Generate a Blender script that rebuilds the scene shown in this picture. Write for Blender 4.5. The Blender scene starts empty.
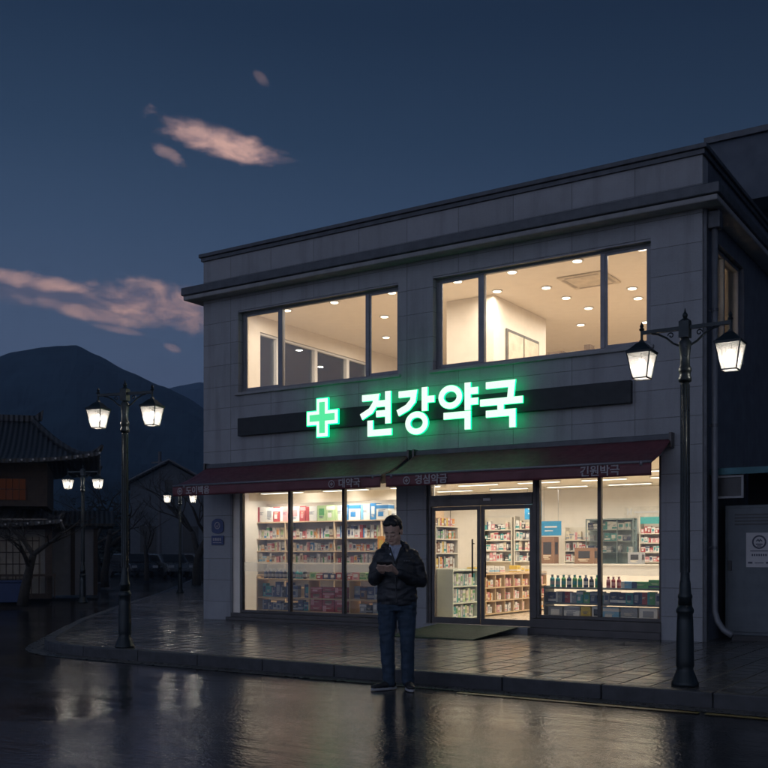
import bpy, bmesh, math, random
from mathutils import Vector, Matrix, noise
from math import radians as RAD, sin, cos, pi
random.seed(7)
S = bpy.context.scene
C = S.collection

# ------------------------------------------------------------------ camera
cam_d = bpy.data.cameras.new('camera'); cam = bpy.data.objects.new('camera', cam_d); C.objects.link(cam)
YAW = math.atan2(0.546, 0.838)
cam.location = (3.85, -13.97, 1.2); cam.rotation_euler = (pi / 2, 0, YAW)
cam_d.sensor_width = 36; cam_d.lens = 36 * 1000 / 768; cam_d.shift_y = (555 - 384) / 768
cam_d.clip_start = 0.1; cam_d.clip_end = 6000
S.camera = cam
# ------------------------------------------------------------------ exposure
S.view_settings.view_transform = 'Standard'; S.view_settings.look = 'None'
S.view_settings.exposure = 0.0; S.view_settings.gamma = 1.0; S.view_settings.use_curve_mapping = False
S.render.engine = 'CYCLES'
S.cycles.use_adaptive_sampling = True; S.cycles.adaptive_threshold = .03; S.cycles.adaptive_min_samples = 16; S.cycles.max_bounces = 6; S.cycles.diffuse_bounces = 3; S.cycles.glossy_bounces = 3; S.cycles.transparent_max_bounces = 24; S.cycles.sample_clamp_indirect = 4.0
# ------------------------------------------------------------------ sky
W = bpy.data.worlds.new('World'); S.world = W; W.use_nodes = True
NT = W.node_tree; NT.nodes.clear()
def wn(t, **k):
    n = NT.nodes.new(t)
    for a, b in k.items(): setattr(n, a, b)
    return n
def wl(a, b): NT.links.new(a, b)
def wm(op, a, b=None, c=None, clamp=False):
    n = wn('ShaderNodeMath', operation=op, use_clamp=clamp)
    for i, v in enumerate((a, b, c)):
        if v is None: continue
        if isinstance(v, (int, float)): n.inputs[i].default_value = v
        else: wl(v, n.inputs[i])
    return n.outputs[0]
tc = wn('ShaderNodeTexCoord'); sep = wn('ShaderNodeSeparateXYZ'); wl(tc.outputs['Generated'], sep.inputs[0])
X_, Y_, Z_ = sep.outputs
ramp = wn('ShaderNodeValToRGB'); wl(Z_, ramp.inputs[0])
cr = ramp.color_ramp
cr.elements[0].position = 0.0; cr.elements[0].color = (.125, .135, .215, 1)
cr.elements[1].position = 0.47; cr.elements[1].color = (.0088, .0205, .0440, 1)
for p, c in ((.10, (.100, .122, .205)), (.19, (.066, .095, .162)), (.30, (.035, .061, .112)), (.38, (.0185, .038, .074))):
    e = cr.elements.new(p); e.color = (*c, 1)
# dusk: darker towards the east end of the street, brighter low in the west behind the photographer
az = wm('ARCTAN2', X_, Y_)
el = wm('ARCSINE', Z_)
dk = wn('ShaderNodeMapRange'); wl(az, dk.inputs[0])
dk.inputs[1].default_value = RAD(-50); dk.inputs[2].default_value = RAD(-8); dk.inputs[3].default_value = 1.0; dk.inputs[4].default_value = .60
mulc = wn('ShaderNodeVectorMath', operation='SCALE'); wl(ramp.outputs[0], mulc.inputs[0]); wl(dk.outputs[0], mulc.inputs[3])
back = wm('ADD', wm('MULTIPLY', X_, 0.10), wm('MULTIPLY', Y_, -0.95))
backm = wm('MULTIPLY', wm('POWER', wm('MAXIMUM', back, 0.0), 1.5), wm('SUBTRACT', 1.0, wm('MULTIPLY', Z_, .9)), clamp=True)
glow = wn('ShaderNodeMix', data_type='RGBA'); glow.blend_type = 'ADD'; glow.inputs[0].default_value = 1
gcol = wn('ShaderNodeVectorMath', operation='SCALE'); gcol.inputs[0].default_value = (.46, .50, .66); wl(backm, gcol.inputs[3])
wl(mulc.outputs[0], glow.inputs[6]); wl(gcol.outputs[0], glow.inputs[7])
# clouds, in azimuth / elevation degrees
comb = wn('ShaderNodeCombineXYZ')
azd = wm('MULTIPLY', az, 180 / pi); eld = wm('MULTIPLY', el, 180 / pi)
wl(azd, comb.inputs[0]); wl(eld, comb.inputs[1])
scl = wn('ShaderNodeMapping'); scl.inputs['Scale'].default_value = (.32, .62, 1); wl(comb.outputs[0], scl.inputs[0])
n1 = wn('ShaderNodeTexNoise'); n1.inputs['Scale'].default_value = 1.0; n1.inputs['Detail'].default_value = 9; n1.inputs['Roughness'].default_value = .57
n1.inputs['Distortion'].default_value = .5
wl(scl.outputs[0], n1.inputs['Vector'])
nz = wm('SUBTRACT', n1.outputs['Fac'], .5)
scl2 = wn('ShaderNodeMapping'); scl2.inputs['Scale'].default_value = (.9, 1.6, 1); scl2.inputs['Location'].default_value = (3, 9, 0); wl(comb.outputs[0], scl2.inputs[0])
n2 = wn('ShaderNodeTexNoise'); n2.inputs['Detail'].default_value = 8; n2.inputs['Roughness'].default_value = .58; n2.inputs['Scale'].default_value = 1; wl(scl2.outputs[0], n2.inputs['Vector'])
nz2 = wm('SUBTRACT', n2.outputs['Fac'], .5)
def cloud(a0, e0, ra, re, tilt, kn=2.6, strength=1.0):
    da = wm('SUBTRACT', azd, a0); de = wm('SUBTRACT', eld, e0)
    t = RAD(tilt)
    u = wm('DIVIDE', wm('ADD', wm('MULTIPLY', da, cos(t)), wm('MULTIPLY', de, sin(t))), ra)
    v = wm('DIVIDE', wm('SUBTRACT', wm('MULTIPLY', de, cos(t)), wm('MULTIPLY', da, sin(t))), re)
    d = wm('ADD', wm('MULTIPLY', u, u), wm('MULTIPLY', v, v))
    d = wm('ADD', d, wm('MULTIPLY', nz, -kn)); d = wm('ADD', d, wm('MULTIPLY', nz2, -kn * .5))
    m = wn('ShaderNodeMapRange', interpolation_type='SMOOTHSTEP'); wl(d, m.inputs[0])
    m.inputs[1].default_value = 1.3; m.inputs[2].default_value = -.5; m.inputs[3].default_value = 0; m.inputs[4].default_value = strength
    return m.outputs[0]
def vmax(l):
    a = l[0]
    for b in l[1:]: a = wm('MAXIMUM', a, b)
    return a
pink = vmax([cloud(-42.4, 22.15, 4.2, .80, -13, 3.4, .95), cloud(-45.3, 21.4, 1.2, .36, -28, 5.5, .42), cloud(-40.1, 25.3, .5, .26, -35, 4.5, .17),
             cloud(-46.0, 13.75, 4.0, 1.25, -8, 3.2, 1.0), cloud(-49.6, 13.05, 3.4, .42, -8, 3.0, .8), cloud(-52.5, 14.5, 3.8, .42, -4, 3.2, .8),
             cloud(-45.05, 11.45, .5, .2, -20, 3.0, .3), cloud(-48.0, 12.3, 1.5, .22, -8, 1.2, .4)])
grey = cloud(-50.6, 13.85, 5.8, .95, -4, 2.0, .75)
mg = wn('ShaderNodeMix', data_type='RGBA'); wl(grey, mg.inputs[0]); wl(glow.outputs[2], mg.inputs[6]); mg.inputs[7].default_value = (.115, .105, .150, 1)
pc = wn('ShaderNodeMix', data_type='RGBA'); pc.inputs[6].default_value = (.22, .155, .185, 1); pc.inputs[7].default_value = (.60, .36, .30, 1)
wl(wm('MULTIPLY_ADD', nz, 3.0, .5, clamp=True), pc.inputs[0])
mp = wn('ShaderNodeMix', data_type='RGBA'); wl(pink, mp.inputs[0]); wl(mg.outputs[2], mp.inputs[6]); wl(pc.outputs[2], mp.inputs[7])
sky = wn('ShaderNodeTexSky', sky_type='NISHITA', sun_disc=False)
sky.sun_elevation = RAD(-3.5); sky.sun_rotation = RAD(215); sky.altitude = 100
bg1 = wn('ShaderNodeBackground'); wl(mp.outputs[2], bg1.inputs[0]); bg1.inputs[1].default_value = 1.45
bg2 = wn('ShaderNodeBackground'); wl(sky.outputs[0], bg2.inputs[0]); bg2.inputs[1].default_value = 0.02
ad = wn('ShaderNodeAddShader'); wl(bg1.outputs[0], ad.inputs[0]); wl(bg2.outputs[0], ad.inputs[1])
wo = wn('ShaderNodeOutputWorld'); wl(ad.outputs[0], wo.inputs[0])
# afterglow of the sun that has set behind the photographer, very weak and wide
sd = bpy.data.lights.new('sun', 'SUN'); sd.energy = 0.045; sd.angle = RAD(40); sd.color = (.80, .84, 1.0)
so = bpy.data.objects.new('sun', sd); C.objects.link(so); so.rotation_euler = (RAD(66), 0, RAD(12))

# ------------------------------------------------------------------ materials
MATS = {}
class NB:
    def __init__(s, name):
        s.m = bpy.data.materials.new(name); s.m.use_nodes = True; s.t = s.m.node_tree; s.t.nodes.clear()
    def n(s, t, **k):
        n = s.t.nodes.new(t)
        for a, b in k.items(): setattr(n, a, b)
        return n
    def l(s, a, b): s.t.links.new(a, b)
    def math(s, op, a, b=None, c=None, clamp=False):
        n = s.n('ShaderNodeMath', operation=op, use_clamp=clamp)
        for i, v in enumerate((a, b, c)):
            if v is None: continue
            if isinstance(v, (int, float)): n.inputs[i].default_value = v
            else: s.l(v, n.inputs[i])
        return n.outputs[0]
    def noise(s, scale, detail=5, rough=.55, vec=None, dist=0):
        n = s.n('ShaderNodeTexNoise'); n.inputs['Scale'].default_value = scale; n.inputs['Detail'].default_value = detail
        n.inputs['Roughness'].default_value = rough; n.inputs['Distortion'].default_value = dist
        s.l(vec if vec is not None else s.coord(), n.inputs['Vector']); return n.outputs['Fac']
    def coord(s, which='Object'):
        if not hasattr(s, '_tc'): s._tc = s.n('ShaderNodeTexCoord')
        return s._tc.outputs[which]
    def geo(s):
        if not hasattr(s, '_g'): s._g = s.n('ShaderNodeNewGeometry')
        return s._g.outputs['Position']
    def mix(s, f, a, b):
        n = s.n('ShaderNodeMix', data_type='RGBA')
        if isinstance(f, (int, float)): n.inputs[0].default_value = f
        else: s.l(f, n.inputs[0])
        for i, v in ((6, a), (7, b)):
            if isinstance(v, tuple): n.inputs[i].default_value = (*v[:3], 1)
            else: s.l(v, n.inputs[i])
        return n.outputs[2]
    def ramp(s, f, a, b, c=0.0, d=1.0):
        n = s.n('ShaderNodeMapRange'); s.l(f, n.inputs[0])
        for i, v in enumerate((a, b, c, d)): n.inputs[i + 1].default_value = v
        return n.outputs[0]
    def bump(s, h, st=.3, dist=.01, nrm=None):
        n = s.n('ShaderNodeBump'); n.inputs['Strength'].default_value = st; n.inputs['Distance'].default_value = dist
        s.l(h, n.inputs['Height'])
        if nrm is not None: s.l(nrm, n.inputs['Normal'])
        return n.outputs[0]
    def prin(s, col, rough=.5, metal=0, bump=None, spec=.5, emit=None, es=0, coat=0):
        p = s.n('ShaderNodeBsdfPrincipled')
        for nm, v in (('Base Color', col), ('Roughness', rough), ('Metallic', metal)):
            if isinstance(v, (int, float)): p.inputs[nm].default_value = v
            elif isinstance(v, tuple): p.inputs[nm].default_value = (*v[:3], 1)
            else: s.l(v, p.inputs[nm])
        p.inputs['Specular IOR Level'].default_value = spec; p.inputs['Coat Weight'].default_value = coat
        if bump is not None: s.l(bump, p.inputs['Normal'])
        if emit: p.inputs['Emission Color'].default_value = (*emit, 1); p.inputs['Emission Strength'].default_value = es
        return p.outputs[0]
    def out(s, sh):
        o = s.n('ShaderNodeOutputMaterial'); s.l(sh, o.inputs[0]); return s.m
def M(name, col, rough=.55, metal=0, var=.18, scale=6, bump=0, bscale=60, spec=.5, coat=0):
    """a plain painted / moulded surface: slight mottling in colour and gloss"""
    if name in MATS: return MATS[name]
    b = NB(name); f = b.noise(scale, 6)
    lo = tuple(c * (1 - var) for c in col); hi = tuple(min(1, c * (1 + var)) for c in col)
    c = b.mix(b.ramp(f, .3, .7), lo, hi)
    r = b.ramp(b.noise(scale * 2.3, 4), .3, .7, max(.03, rough - .08), min(1, rough + .1))
    bp = b.bump(b.noise(bscale, 4), bump, .004) if bump else None
    MATS[name] = b.out(b.prin(c, r, metal, bp, spec, coat=coat)); return MATS[name]
def EM(name, col, st):
    if name in MATS: return MATS[name]
    b = NB(name); e = b.n('ShaderNodeEmission'); e.inputs[0].default_value = (*col, 1); e.inputs[1].default_value = st
    MATS[name] = b.out(e.outputs[0]); return MATS[name]
def glass_mat():
    b = NB('window_glass'); tr = b.n('ShaderNodeBsdfTransparent'); tr.inputs[0].default_value = (.95, .965, .96, 1)
    gl = b.n('ShaderNodeBsdfGlossy'); gl.inputs['Roughness'].default_value = .015
    fr = b.n('ShaderNodeFresnel'); fr.inputs[0].default_value = 1.45
    mx = b.n('ShaderNodeMixShader'); b.l(b.math('MULTIPLY', fr.outputs[0], .9), mx.inputs[0]); b.l(tr.outputs[0], mx.inputs[1]); b.l(gl.outputs[0], mx.inputs[2])
    return b.out(mx.outputs[0])
GLASS = glass_mat()
def frosted(name, col, trans, tcol=(1, 1, 1)):
    b = NB(name); tr = b.n('ShaderNodeBsdfTransparent'); tr.inputs[0].default_value = (*tcol, 1)
    tl = b.n('ShaderNodeBsdfTranslucent'); tl.inputs[0].default_value = (*col, 1)
    df = b.n('ShaderNodeBsdfDiffuse'); df.inputs[0].default_value = (*col, 1)
    m1 = b.n('ShaderNodeMixShader'); m1.inputs[0].default_value = .4; b.l(tl.outputs[0], m1.inputs[1]); b.l(df.outputs[0], m1.inputs[2])
    m2 = b.n('ShaderNodeMixShader'); b.l(b.math('ADD', b.ramp(b.noise(30), .3, .7, -.015, .015), trans), m2.inputs[0]); b.l(m1.outputs[0], m2.inputs[1]); b.l(tr.outputs[0], m2.inputs[2])
    return b.out(m2.outputs[0])
FROST = frosted('frosted_film', (.8, .8, .78), .74)
LANTERN = frosted('lantern_glass', (.40, .39, .38), .56)

def stone_mat():
    b = NB('cladding_stone'); p = b.geo(); sp = b.n('ShaderNodeSeparateXYZ'); b.l(p, sp.inputs[0])
    u = b.math('ADD', sp.outputs[0], sp.outputs[1]); cb = b.n('ShaderNodeCombineXYZ'); b.l(u, cb.inputs[0]); b.l(b.math('ADD', sp.outputs[2], .065), cb.inputs[1])
    br = b.n('ShaderNodeTexBrick'); br.offset = 0; br.inputs['Scale'].default_value = 1; br.inputs['Brick Width'].default_value = .96
    br.inputs['Row Height'].default_value = .40; br.inputs['Mortar Size'].default_value = .006; br.inputs['Mortar Smooth'].default_value = .3
    br.inputs['Color1'].default_value = (.265, .275, .295, 1); br.inputs['Color2'].default_value = (.31, .32, .345, 1); br.inputs['Mortar'].default_value = (.13, .13, .135, 1)
    b.l(cb.outputs[0], br.inputs['Vector'])
    f = b.noise(3.2, 8, .65, p); f2 = b.noise(45, 5, .7, p)
    stm = b.n('ShaderNodeMapping'); stm.inputs['Scale'].default_value = (2.2, 2.2, .22); b.l(p, stm.inputs[0])
    st = b.noise(1.6, 6, .6, stm.outputs[0])
    c = b.mix(b.math('MULTIPLY', b.ramp(f, .35, .7), .45), br.outputs[0], (.22, .22, .225))
    c = b.mix(b.math('MULTIPLY', b.ramp(f2, .4, .7), .3), c, (.40, .395, .39))
    c = b.mix(b.math('MULTIPLY', b.ramp(st, .50, .72), .50), c, (.13, .13, .135))
    bp = b.bump(b.math('SUBTRACT', b.math('MULTIPLY', f2, .25), b.math('MULTIPLY', br.outputs['Fac'], 1.0)), .7, .006)
    return b.out(b.prin(c, b.ramp(f, .3, .7, .5, .75), 0, bp, .35))
STONE = stone_mat()
def asphalt_mat():
    b = NB('wet_asphalt'); p = b.geo()
    big = b.noise(.35, 6, .6, p, .6); mid = b.noise(2.6, 5, .6, p); grit = b.noise(170, 3, .6, p); grit2 = b.noise(60, 4, .7, p)
    wet = b.ramp(b.math('ADD', b.math('MULTIPLY', big, .75), b.math('MULTIPLY', mid, .25)), .40, .60)
    stv = b.n('ShaderNodeMapping'); stv.inputs['Scale'].default_value = (.5, 2.6, 1); b.l(p, stv.inputs[0])
    swell = b.noise(1.7, 4, .55, stv.outputs[0])
    c = b.mix(b.ramp(grit2, .35, .65), (.012, .013, .015), (.036, .036, .038))
    c = b.mix(b.math('MULTIPLY', wet, .5), c, (.016, .017, .019))
    r = b.math('ADD', b.ramp(wet, 0, 1, .14, .05), b.ramp(grit2, .3, .7, 0, .05))
    rip = b.n('ShaderNodeMapping'); rip.inputs['Scale'].default_value = (3.2, 13, 1); b.l(p, rip.inputs[0]); ripn = b.noise(1.5, 3, .5, rip.outputs[0])
    h = b.math('ADD', b.math('MULTIPLY', b.math('ADD', b.math('MULTIPLY', b.noise(34, 2, .5, p), .34), b.math('MULTIPLY', grit2, .12)), b.ramp(wet, 0, 1, 1.0, .40)), b.math('ADD', b.math('MULTIPLY', swell, .55), b.math('MULTIPLY', ripn, .13)))
    return b.out(b.prin(c, r, 0, b.bump(h, 1.0, .01), 1.0))
def paver_mat():
    b = NB('wet_pavers'); p = b.geo()
    br = b.n('ShaderNodeTexBrick'); br.offset = 0; br.inputs['Scale'].default_value = 1; br.inputs['Brick Width'].default_value = .30
    br.inputs['Row Height'].default_value = .30; br.inputs['Mortar Size'].default_value = .014; br.inputs['Mortar Smooth'].default_value = .2; br.inputs['Bias'].default_value = 0
    br.inputs['Color1'].default_value = (.060, .058, .055, 1); br.inputs['Color2'].default_value = (.115, .109, .10, 1); br.inputs['Mortar'].default_value = (.012, .012, .012, 1)
    b.l(p, br.inputs['Vector'])
    big = b.noise(.8, 6, .6, p, .5); mid = b.noise(7, 5, .6, p); gr = b.noise(120, 3, .6, p)
    wet = b.ramp(big, .30, .70)
    c = b.mix(b.math('MULTIPLY', wet, .35), br.outputs[0], (.04, .038, .036))
    c = b.mix(b.math('MULTIPLY', b.ramp(mid, .45, .7), .35), c, (.055, .052, .05))
    r = b.math('ADD', b.ramp(wet, 0, 1, .22, .09), b.ramp(mid, .3, .7, 0, .08))
    # each paver sits at its own slight tilt, so the lights break up in the joints
    vo = b.n('ShaderNodeTexNoise'); vo.inputs['Scale'].default_value = 3.1; vo.inputs['Detail'].default_value = 2; b.l(p, vo.inputs['Vector'])
    h = b.math('ADD', b.math('MULTIPLY', br.outputs['Fac'], -.55), b.math('ADD', b.math('MULTIPLY', gr, .02), b.math('ADD', b.math('MULTIPLY', vo.outputs['Fac'], .85), b.math('MULTIPLY', mid, .30))))
    b2 = b.n('ShaderNodeTexBrick'); b2.offset = 0
    for k in ('Scale', 'Brick Width', 'Row Height', 'Mortar Size', 'Mortar Smooth'): b2.inputs[k].default_value = br.inputs[k].default_value
    b2.inputs['Color1'].default_value = (0, 0, 0, 1); b2.inputs['Color2'].default_value = (1, 1, 1, 1); b2.inputs['Mortar'].default_value = (.5, .5, .5, 1); b.l(p, b2.inputs['Vector'])
    rnd = b.math('SUBTRACT', b2.outputs[0], .5); cv = b.n('ShaderNodeCombineXYZ'); b.l(b.math('MULTIPLY', rnd, .05), cv.inputs[1]); b.l(b.math('MULTIPLY', rnd, .02), cv.inputs[0])
    va = b.n('ShaderNodeVectorMath', operation='ADD'); b.l(b.bump(h, 1.0, .01), va.inputs[0]); b.l(cv.outputs[0], va.inputs[1])
    vn = b.n('ShaderNodeVectorMath', operation='NORMALIZE'); b.l(va.outputs[0], vn.inputs[0])
    r = b.math('ADD', r, b.math('MULTIPLY', rnd, .08)); r = b.math('ADD', r, b.math('MULTIPLY', br.outputs['Fac'], .5))
    return b.out(b.prin(c, r, 0, vn.outputs[0], 1.0))
ASPHALT = asphalt_mat(); PAVER = paver_mat()
KERB = M('kerb_granite', (.045, .046, .05), .5, var=.3, scale=9, bump=.4, bscale=90)
GUTTER = M('gutter_concrete', (.075, .073, .068), .3, var=.3, scale=5, bump=.4, bscale=60)
YELLOW = M('yellow_road_paint', (.28, .20, .045), .35, var=.5, scale=14)
DKMET = M('dark_aluminium', (.085, .078, .075), .38, .6, .1)
GRMET = M('grey_aluminium', (.20, .20, .215), .42, .4, .1)
CAP = M('coping_metal', (.075, .08, .09), .45, .5, .2)
CONC = M('painted_concrete', (.26, .26, .265), .65, var=.15, bump=.3)
CREAM = M('cream_wall_paint', (.76, .71, .63), .6, var=.04)
CEILM = M('ceiling_paint', (.80, .76, .69), .7, var=.03)
CREAM2 = M('warm_beige_paint', (.78, .71, .62), .6, var=.04)
CEIL2 = M('warm_ceiling_paint', (.80, .73, .64), .7, var=.03)
FLOORM = M('floor_tile', (.58, .46, .33), .28, var=.08, scale=3)
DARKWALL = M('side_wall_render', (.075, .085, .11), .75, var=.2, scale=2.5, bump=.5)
WOOD = M('pale_wood', (.60, .42, .24), .5, var=.14, scale=14)
WHITESH = M('white_shelf_laminate', (.72, .66, .55), .45, var=.05)
GREYSH = M('green_grey_shelf', (.40, .47, .42), .45, var=.08)
MAROON = M('maroon_canvas', (.120, .030, .038), .5, var=.22, scale=5, bump=.3, bscale=260)
PIPE = M('downpipe_paint', (.16, .165, .18), .5, .3, .12)
IRON = M('lamp_iron_paint', (.020, .027, .030), .34, .5, .25, bump=.25, bscale=70)
BLACKP = M('black_plastic', (.02, .02, .022), .4)
TEAL = M('teal_metal_roof', (.018, .085, .105), .4, .3, .2)
CABM = M('painted_steel_cabinet', (.085, .10, .115), .5, .1, .15, bump=.15)
PAPER = M('paper', (.42, .41, .42), .7, var=.06)
INK = M('dark_ink', (.04, .045, .07), .6)
NAVY = M('navy_enamel', (.015, .035, .13), .35, var=.15)
WHITEP = M('white_paint', (.72, .72, .72), .5, var=.05)
LETTERW = M('faded_white_print', (.36, .33, .34), .8, var=.3, scale=30)
GREENMAT = M('green_rubber_mat', (.045, .080, .038), .7, var=.3, scale=12, bump=.7, bscale=130)
SKINM = M('skin', (.56, .36, .27), .48, var=.07, scale=22, spec=.4)
HAIRM = M('black_hair', (.012, .010, .010), .45, var=.4, scale=60, bump=.9, bscale=120)
JACKM = M('black_jacket_nylon', (.016, .018, .023), .48, var=.3, scale=6, bump=.5, bscale=26)
DENIM = M('dark_denim', (.024, .045, .075), .75, var=.35, scale=10, bump=.5, bscale=220)
SHIRTM = M('pale_blue_shirt', (.36, .40, .50), .8, var=.08, bump=.4)
SHOEM = M('black_shoe_mesh', (.015, .015, .018), .6)
SOLEM = M('pale_rubber_sole', (.38, .38, .39), .6)
TILEM = None

# ------------------------------------------------------------------ mesh helpers
class MB:
    def __init__(s): s.bm = bmesh.new(); s.mi = 0
    def _f(s, vs):
        try:
            f = s.bm.faces.new(vs); f.material_index = s.mi; return f
        except ValueError: return None
    def box(s, x0, x1, y0, y1, z0, z1, mat=None, rot=None, bev=0):
        P = [Vector((x, y, z)) for z in (z0, z1) for y in (y0, y1) for x in (x0, x1)]
        if rot is not None: P = [rot @ p for p in P]
        v = [s.bm.verts.new(p) for p in P]
        for i in ((0, 2, 3, 1), (4, 5, 7, 6), (0, 1, 5, 4), (1, 3, 7, 5), (3, 2, 6, 7), (2, 0, 4, 6)): s._f([v[k] for k in i])
        return s
    def poly(s, pts, d):
        """closed prism: outline pts (3D) extruded by vector d"""
        a = [s.bm.verts.new(p) for p in pts]; b = [s.bm.verts.new(Vector(p) + Vector(d)) for p in pts]
        s._f(a[::-1]); s._f(b); n = len(a)
        for i in range(n): s._f([a[i], a[(i + 1) % n], b[(i + 1) % n], b[i]])
        return s
    def tube(s, pts, rs, n=8, cap=True):
        pts = [Vector(p) for p in pts]
        if isinstance(rs, (int, float)): rs = [rs] * len(pts)
        rings = []; up0 = None
        for i, p in enumerate(pts):
            d = (pts[min(i + 1, len(pts) - 1)] - pts[max(i - 1, 0)])
            if d.length < 1e-9: d = Vector((0, 0, 1))
            d.normalize()
            if up0 is None:
                up0 = d.orthogonal().normalized()
            else:
                up0 = (up0 - d * up0.dot(d))
                up0 = up0.normalized() if up0.length > 1e-6 else d.orthogonal().normalized()
            q = d.cross(up0)
            rings.append([s.bm.verts.new(p + (up0 * cos(2 * pi * k / n) + q * sin(2 * pi * k / n)) * rs[i]) for k in range(n)])
        for a, b in zip(rings, rings[1:]):
            for k in range(n): s._f([a[k], a[(k + 1) % n], b[(k + 1) % n], b[k]])
        if cap: s._f(rings[0][::-1]); s._f(rings[-1])
        return s
    def lathe(s, prof, n=16, c=(0, 0, 0), sx=1, sy=1, mtx=None):
        rings = []
        for r, z in prof:
            ring = []
            for k in range(n):
                p = Vector((r * sx * cos(2 * pi * k / n), r * sy * sin(2 * pi * k / n), z))
                if mtx is not None: p = mtx @ p
                ring.append(s.bm.verts.new(p + Vector(c)))
            rings.append(ring)
        for a, b in zip(rings, rings[1:]):
            for k in range(n): s._f([a[k], a[(k + 1) % n], b[(k + 1) % n], b[k]])
        s._f(rings[0][::-1]); s._f(rings[-1]); return s
    def ell(s, c, r, mtx=None, n=16, m=10):
        prof = [(max(.001, sin(pi * i / m)), -cos(pi * i / m)) for i in range(m + 1)]
        mt = Matrix.Diagonal(Vector(r))
        if mtx is not None: mt = mtx.to_3x3() @ mt
        return s.lathe(prof, n, c, mtx=mt)
    def grid(s, fn, nu, nv):
        v = [[s.bm.verts.new(fn(i / nu, j / nv)) for j in range(nv + 1)] for i in range(nu + 1)]
        for i in range(nu):
            for j in range(nv): s._f([v[i][j], v[i + 1][j], v[i + 1][j + 1], v[i][j + 1]])
        return s
    def stroke(s, pts, w, y0, y1, closed=False):
        """thick polyline in the XZ plane, extruded from y0 to y1"""
        P = [Vector((p[0], p[1])) for p in pts]; n = len(P); Lf = []; Rt = []
        for i in range(n):
            if closed: a = P[i - 1]; b = P[(i + 1) % n]
            else: a = P[max(i - 1, 0)]; b = P[min(i + 1, n - 1)]
            d0 = (P[i] - a) if (closed or i > 0) else (b - P[i]); d1 = (b - P[i]) if (closed or i < n - 1) else (P[i] - a)
            d0.normalize(); d1.normalize(); t = (d0 + d1); t.normalize(); nr = Vector((-t.y, t.x))
            k = max(.45, nr.dot(Vector((-d0.y, d0.x)))); off = nr * (w / 2 / k)
            Lf.append(P[i] + off); Rt.append(P[i] - off)
        def col(q, y): return s.bm.verts.new((q.x, y, q.y))
        A = [[col(q, y) for q in Lf] for y in (y0, y1)]; B = [[col(q, y) for q in Rt] for y in (y0, y1)]
        rng = range(n) if closed else range(n - 1)
        for i in rng:
            j = (i + 1) % n
            s._f([A[0][i], A[0][j], B[0][j], B[0][i]]); s._f([A[1][j], A[1][i], B[1][i], B[1][j]])
            s._f([A[0][j], A[0][i], A[1][i], A[1][j]]); s._f([B[0][i], B[0][j], B[1][j], B[1][i]])
        if not closed:
            s._f([A[0][0], B[0][0], B[1][0], A[1][0]]); s._f([B[0][-1], A[0][-1], A[1][-1], B[1][-1]])
        return s
    def build(s, name, mats, parent=None, smooth=False, bevel=0, loc=None):
        bmesh.ops.recalc_face_normals(s.bm, faces=s.bm.faces)
        me = bpy.data.meshes.new(name); s.bm.to_mesh(me); s.bm.free()
        if not isinstance(mats, (list, tuple)): mats = [mats]
        for m in mats: me.materials.append(m)
        if smooth: me.polygons.foreach_set('use_smooth', [True] * len(me.polygons))
        o = bpy.data.objects.new(name, me); C.objects.link(o)
        if parent is not None: o.parent = parent
        if loc is not None: o.location = loc
        if bevel:
            b = o.modifiers.new('bevel', 'BEVEL'); b.width = bevel; b.segments = 2; b.limit_method = 'ANGLE'; b.angle_limit = RAD(40)
        return o
def tag(o, label, cat, group=None):
    o['label'] = label; o['category'] = cat
    if group: o['group'] = group
    return o
def thing(name, label, cat, loc=(0, 0, 0), rz=0, group=None):
    o = bpy.data.objects.new(name, None); o.empty_display_size = .2; C.objects.link(o)
    o.location = loc; o.rotation_euler = (0, 0, rz); return tag(o, label, cat, group)
def struct(o): o['kind'] = 'structure'; return o
def copy_tree(o, parent=None):
    c = o.copy(); C.objects.link(c); c.parent = parent
    for ch in [x for x in C.objects if x.parent == o]: copy_tree(ch, c)
    return c
ORD = ['leftmost', 'second', 'third', 'fourth', 'fifth', 'sixth', 'seventh', 'eighth', 'ninth', 'tenth', 'eleventh', 'twelfth', 'thirteenth', 'fourteenth', 'fifteenth',
       'sixteenth', 'seventeenth', 'eighteenth', 'nineteenth', 'twentieth'] + ['twenty-' + x for x in ('first', 'second', 'third', 'fourth', 'fifth', 'sixth', 'seventh', 'eighth', 'ninth')] + ['thirtieth'] + ['thirty-' + x for x in ('first', 'second', 'third', 'fourth', 'fifth', 'sixth', 'seventh', 'eighth', 'ninth')] + ['fortieth'] + ['forty-' + x for x in ('first', 'second', 'third', 'fourth', 'fifth', 'sixth', 'seventh', 'eighth', 'ninth')]
R3 = Vector((.838, .546, 0)); W3 = Vector((-.546, .838, 0)); CP = Vector((3.85, -13.97, 0))
def at(lat, dep, z=0): return CP + R3 * lat + W3 * dep + Vector((0, 0, z))

# ================================================================== GROUND
kerbline = [(40, -5.15), (-6.6, -5.15), (-7.1, -5.1), (-7.55, -4.95), (-7.95, -4.7), (-8.4, -4.3), (-11.24, -1.3), (-15, 3.2), (-18.83, 8), (-30.2, 21.2), (-52, 46), (-100, 101)]
m = MB(); m.grid(lambda u, v: Vector((-1650 + 2900 * u, -650 + 2300 * v, -.13)), 2, 2); struct(m.build('road', ASPHALT))
def inset(line, d):
    out = []
    for i, p in enumerate(line):
        a = Vector(line[max(i - 1, 0)]); b = Vector(line[min(i + 1, len(line) - 1)]); t = (b - a).normalized(); nr = Vector((t.y, -t.x))
        out.append((p[0] + nr.x * d, p[1] + nr.y * d))
    return out
kin = inset(kerbline, .14)
m = MB(); m.poly([(x, y, -.5) for x, y in kin] + [(-100, 140, -.5), (40, 140, -.5)], (0, 0, .5)); pv = m.build('pavement', PAVER); struct(pv)
m = MB()
seg = []
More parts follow.
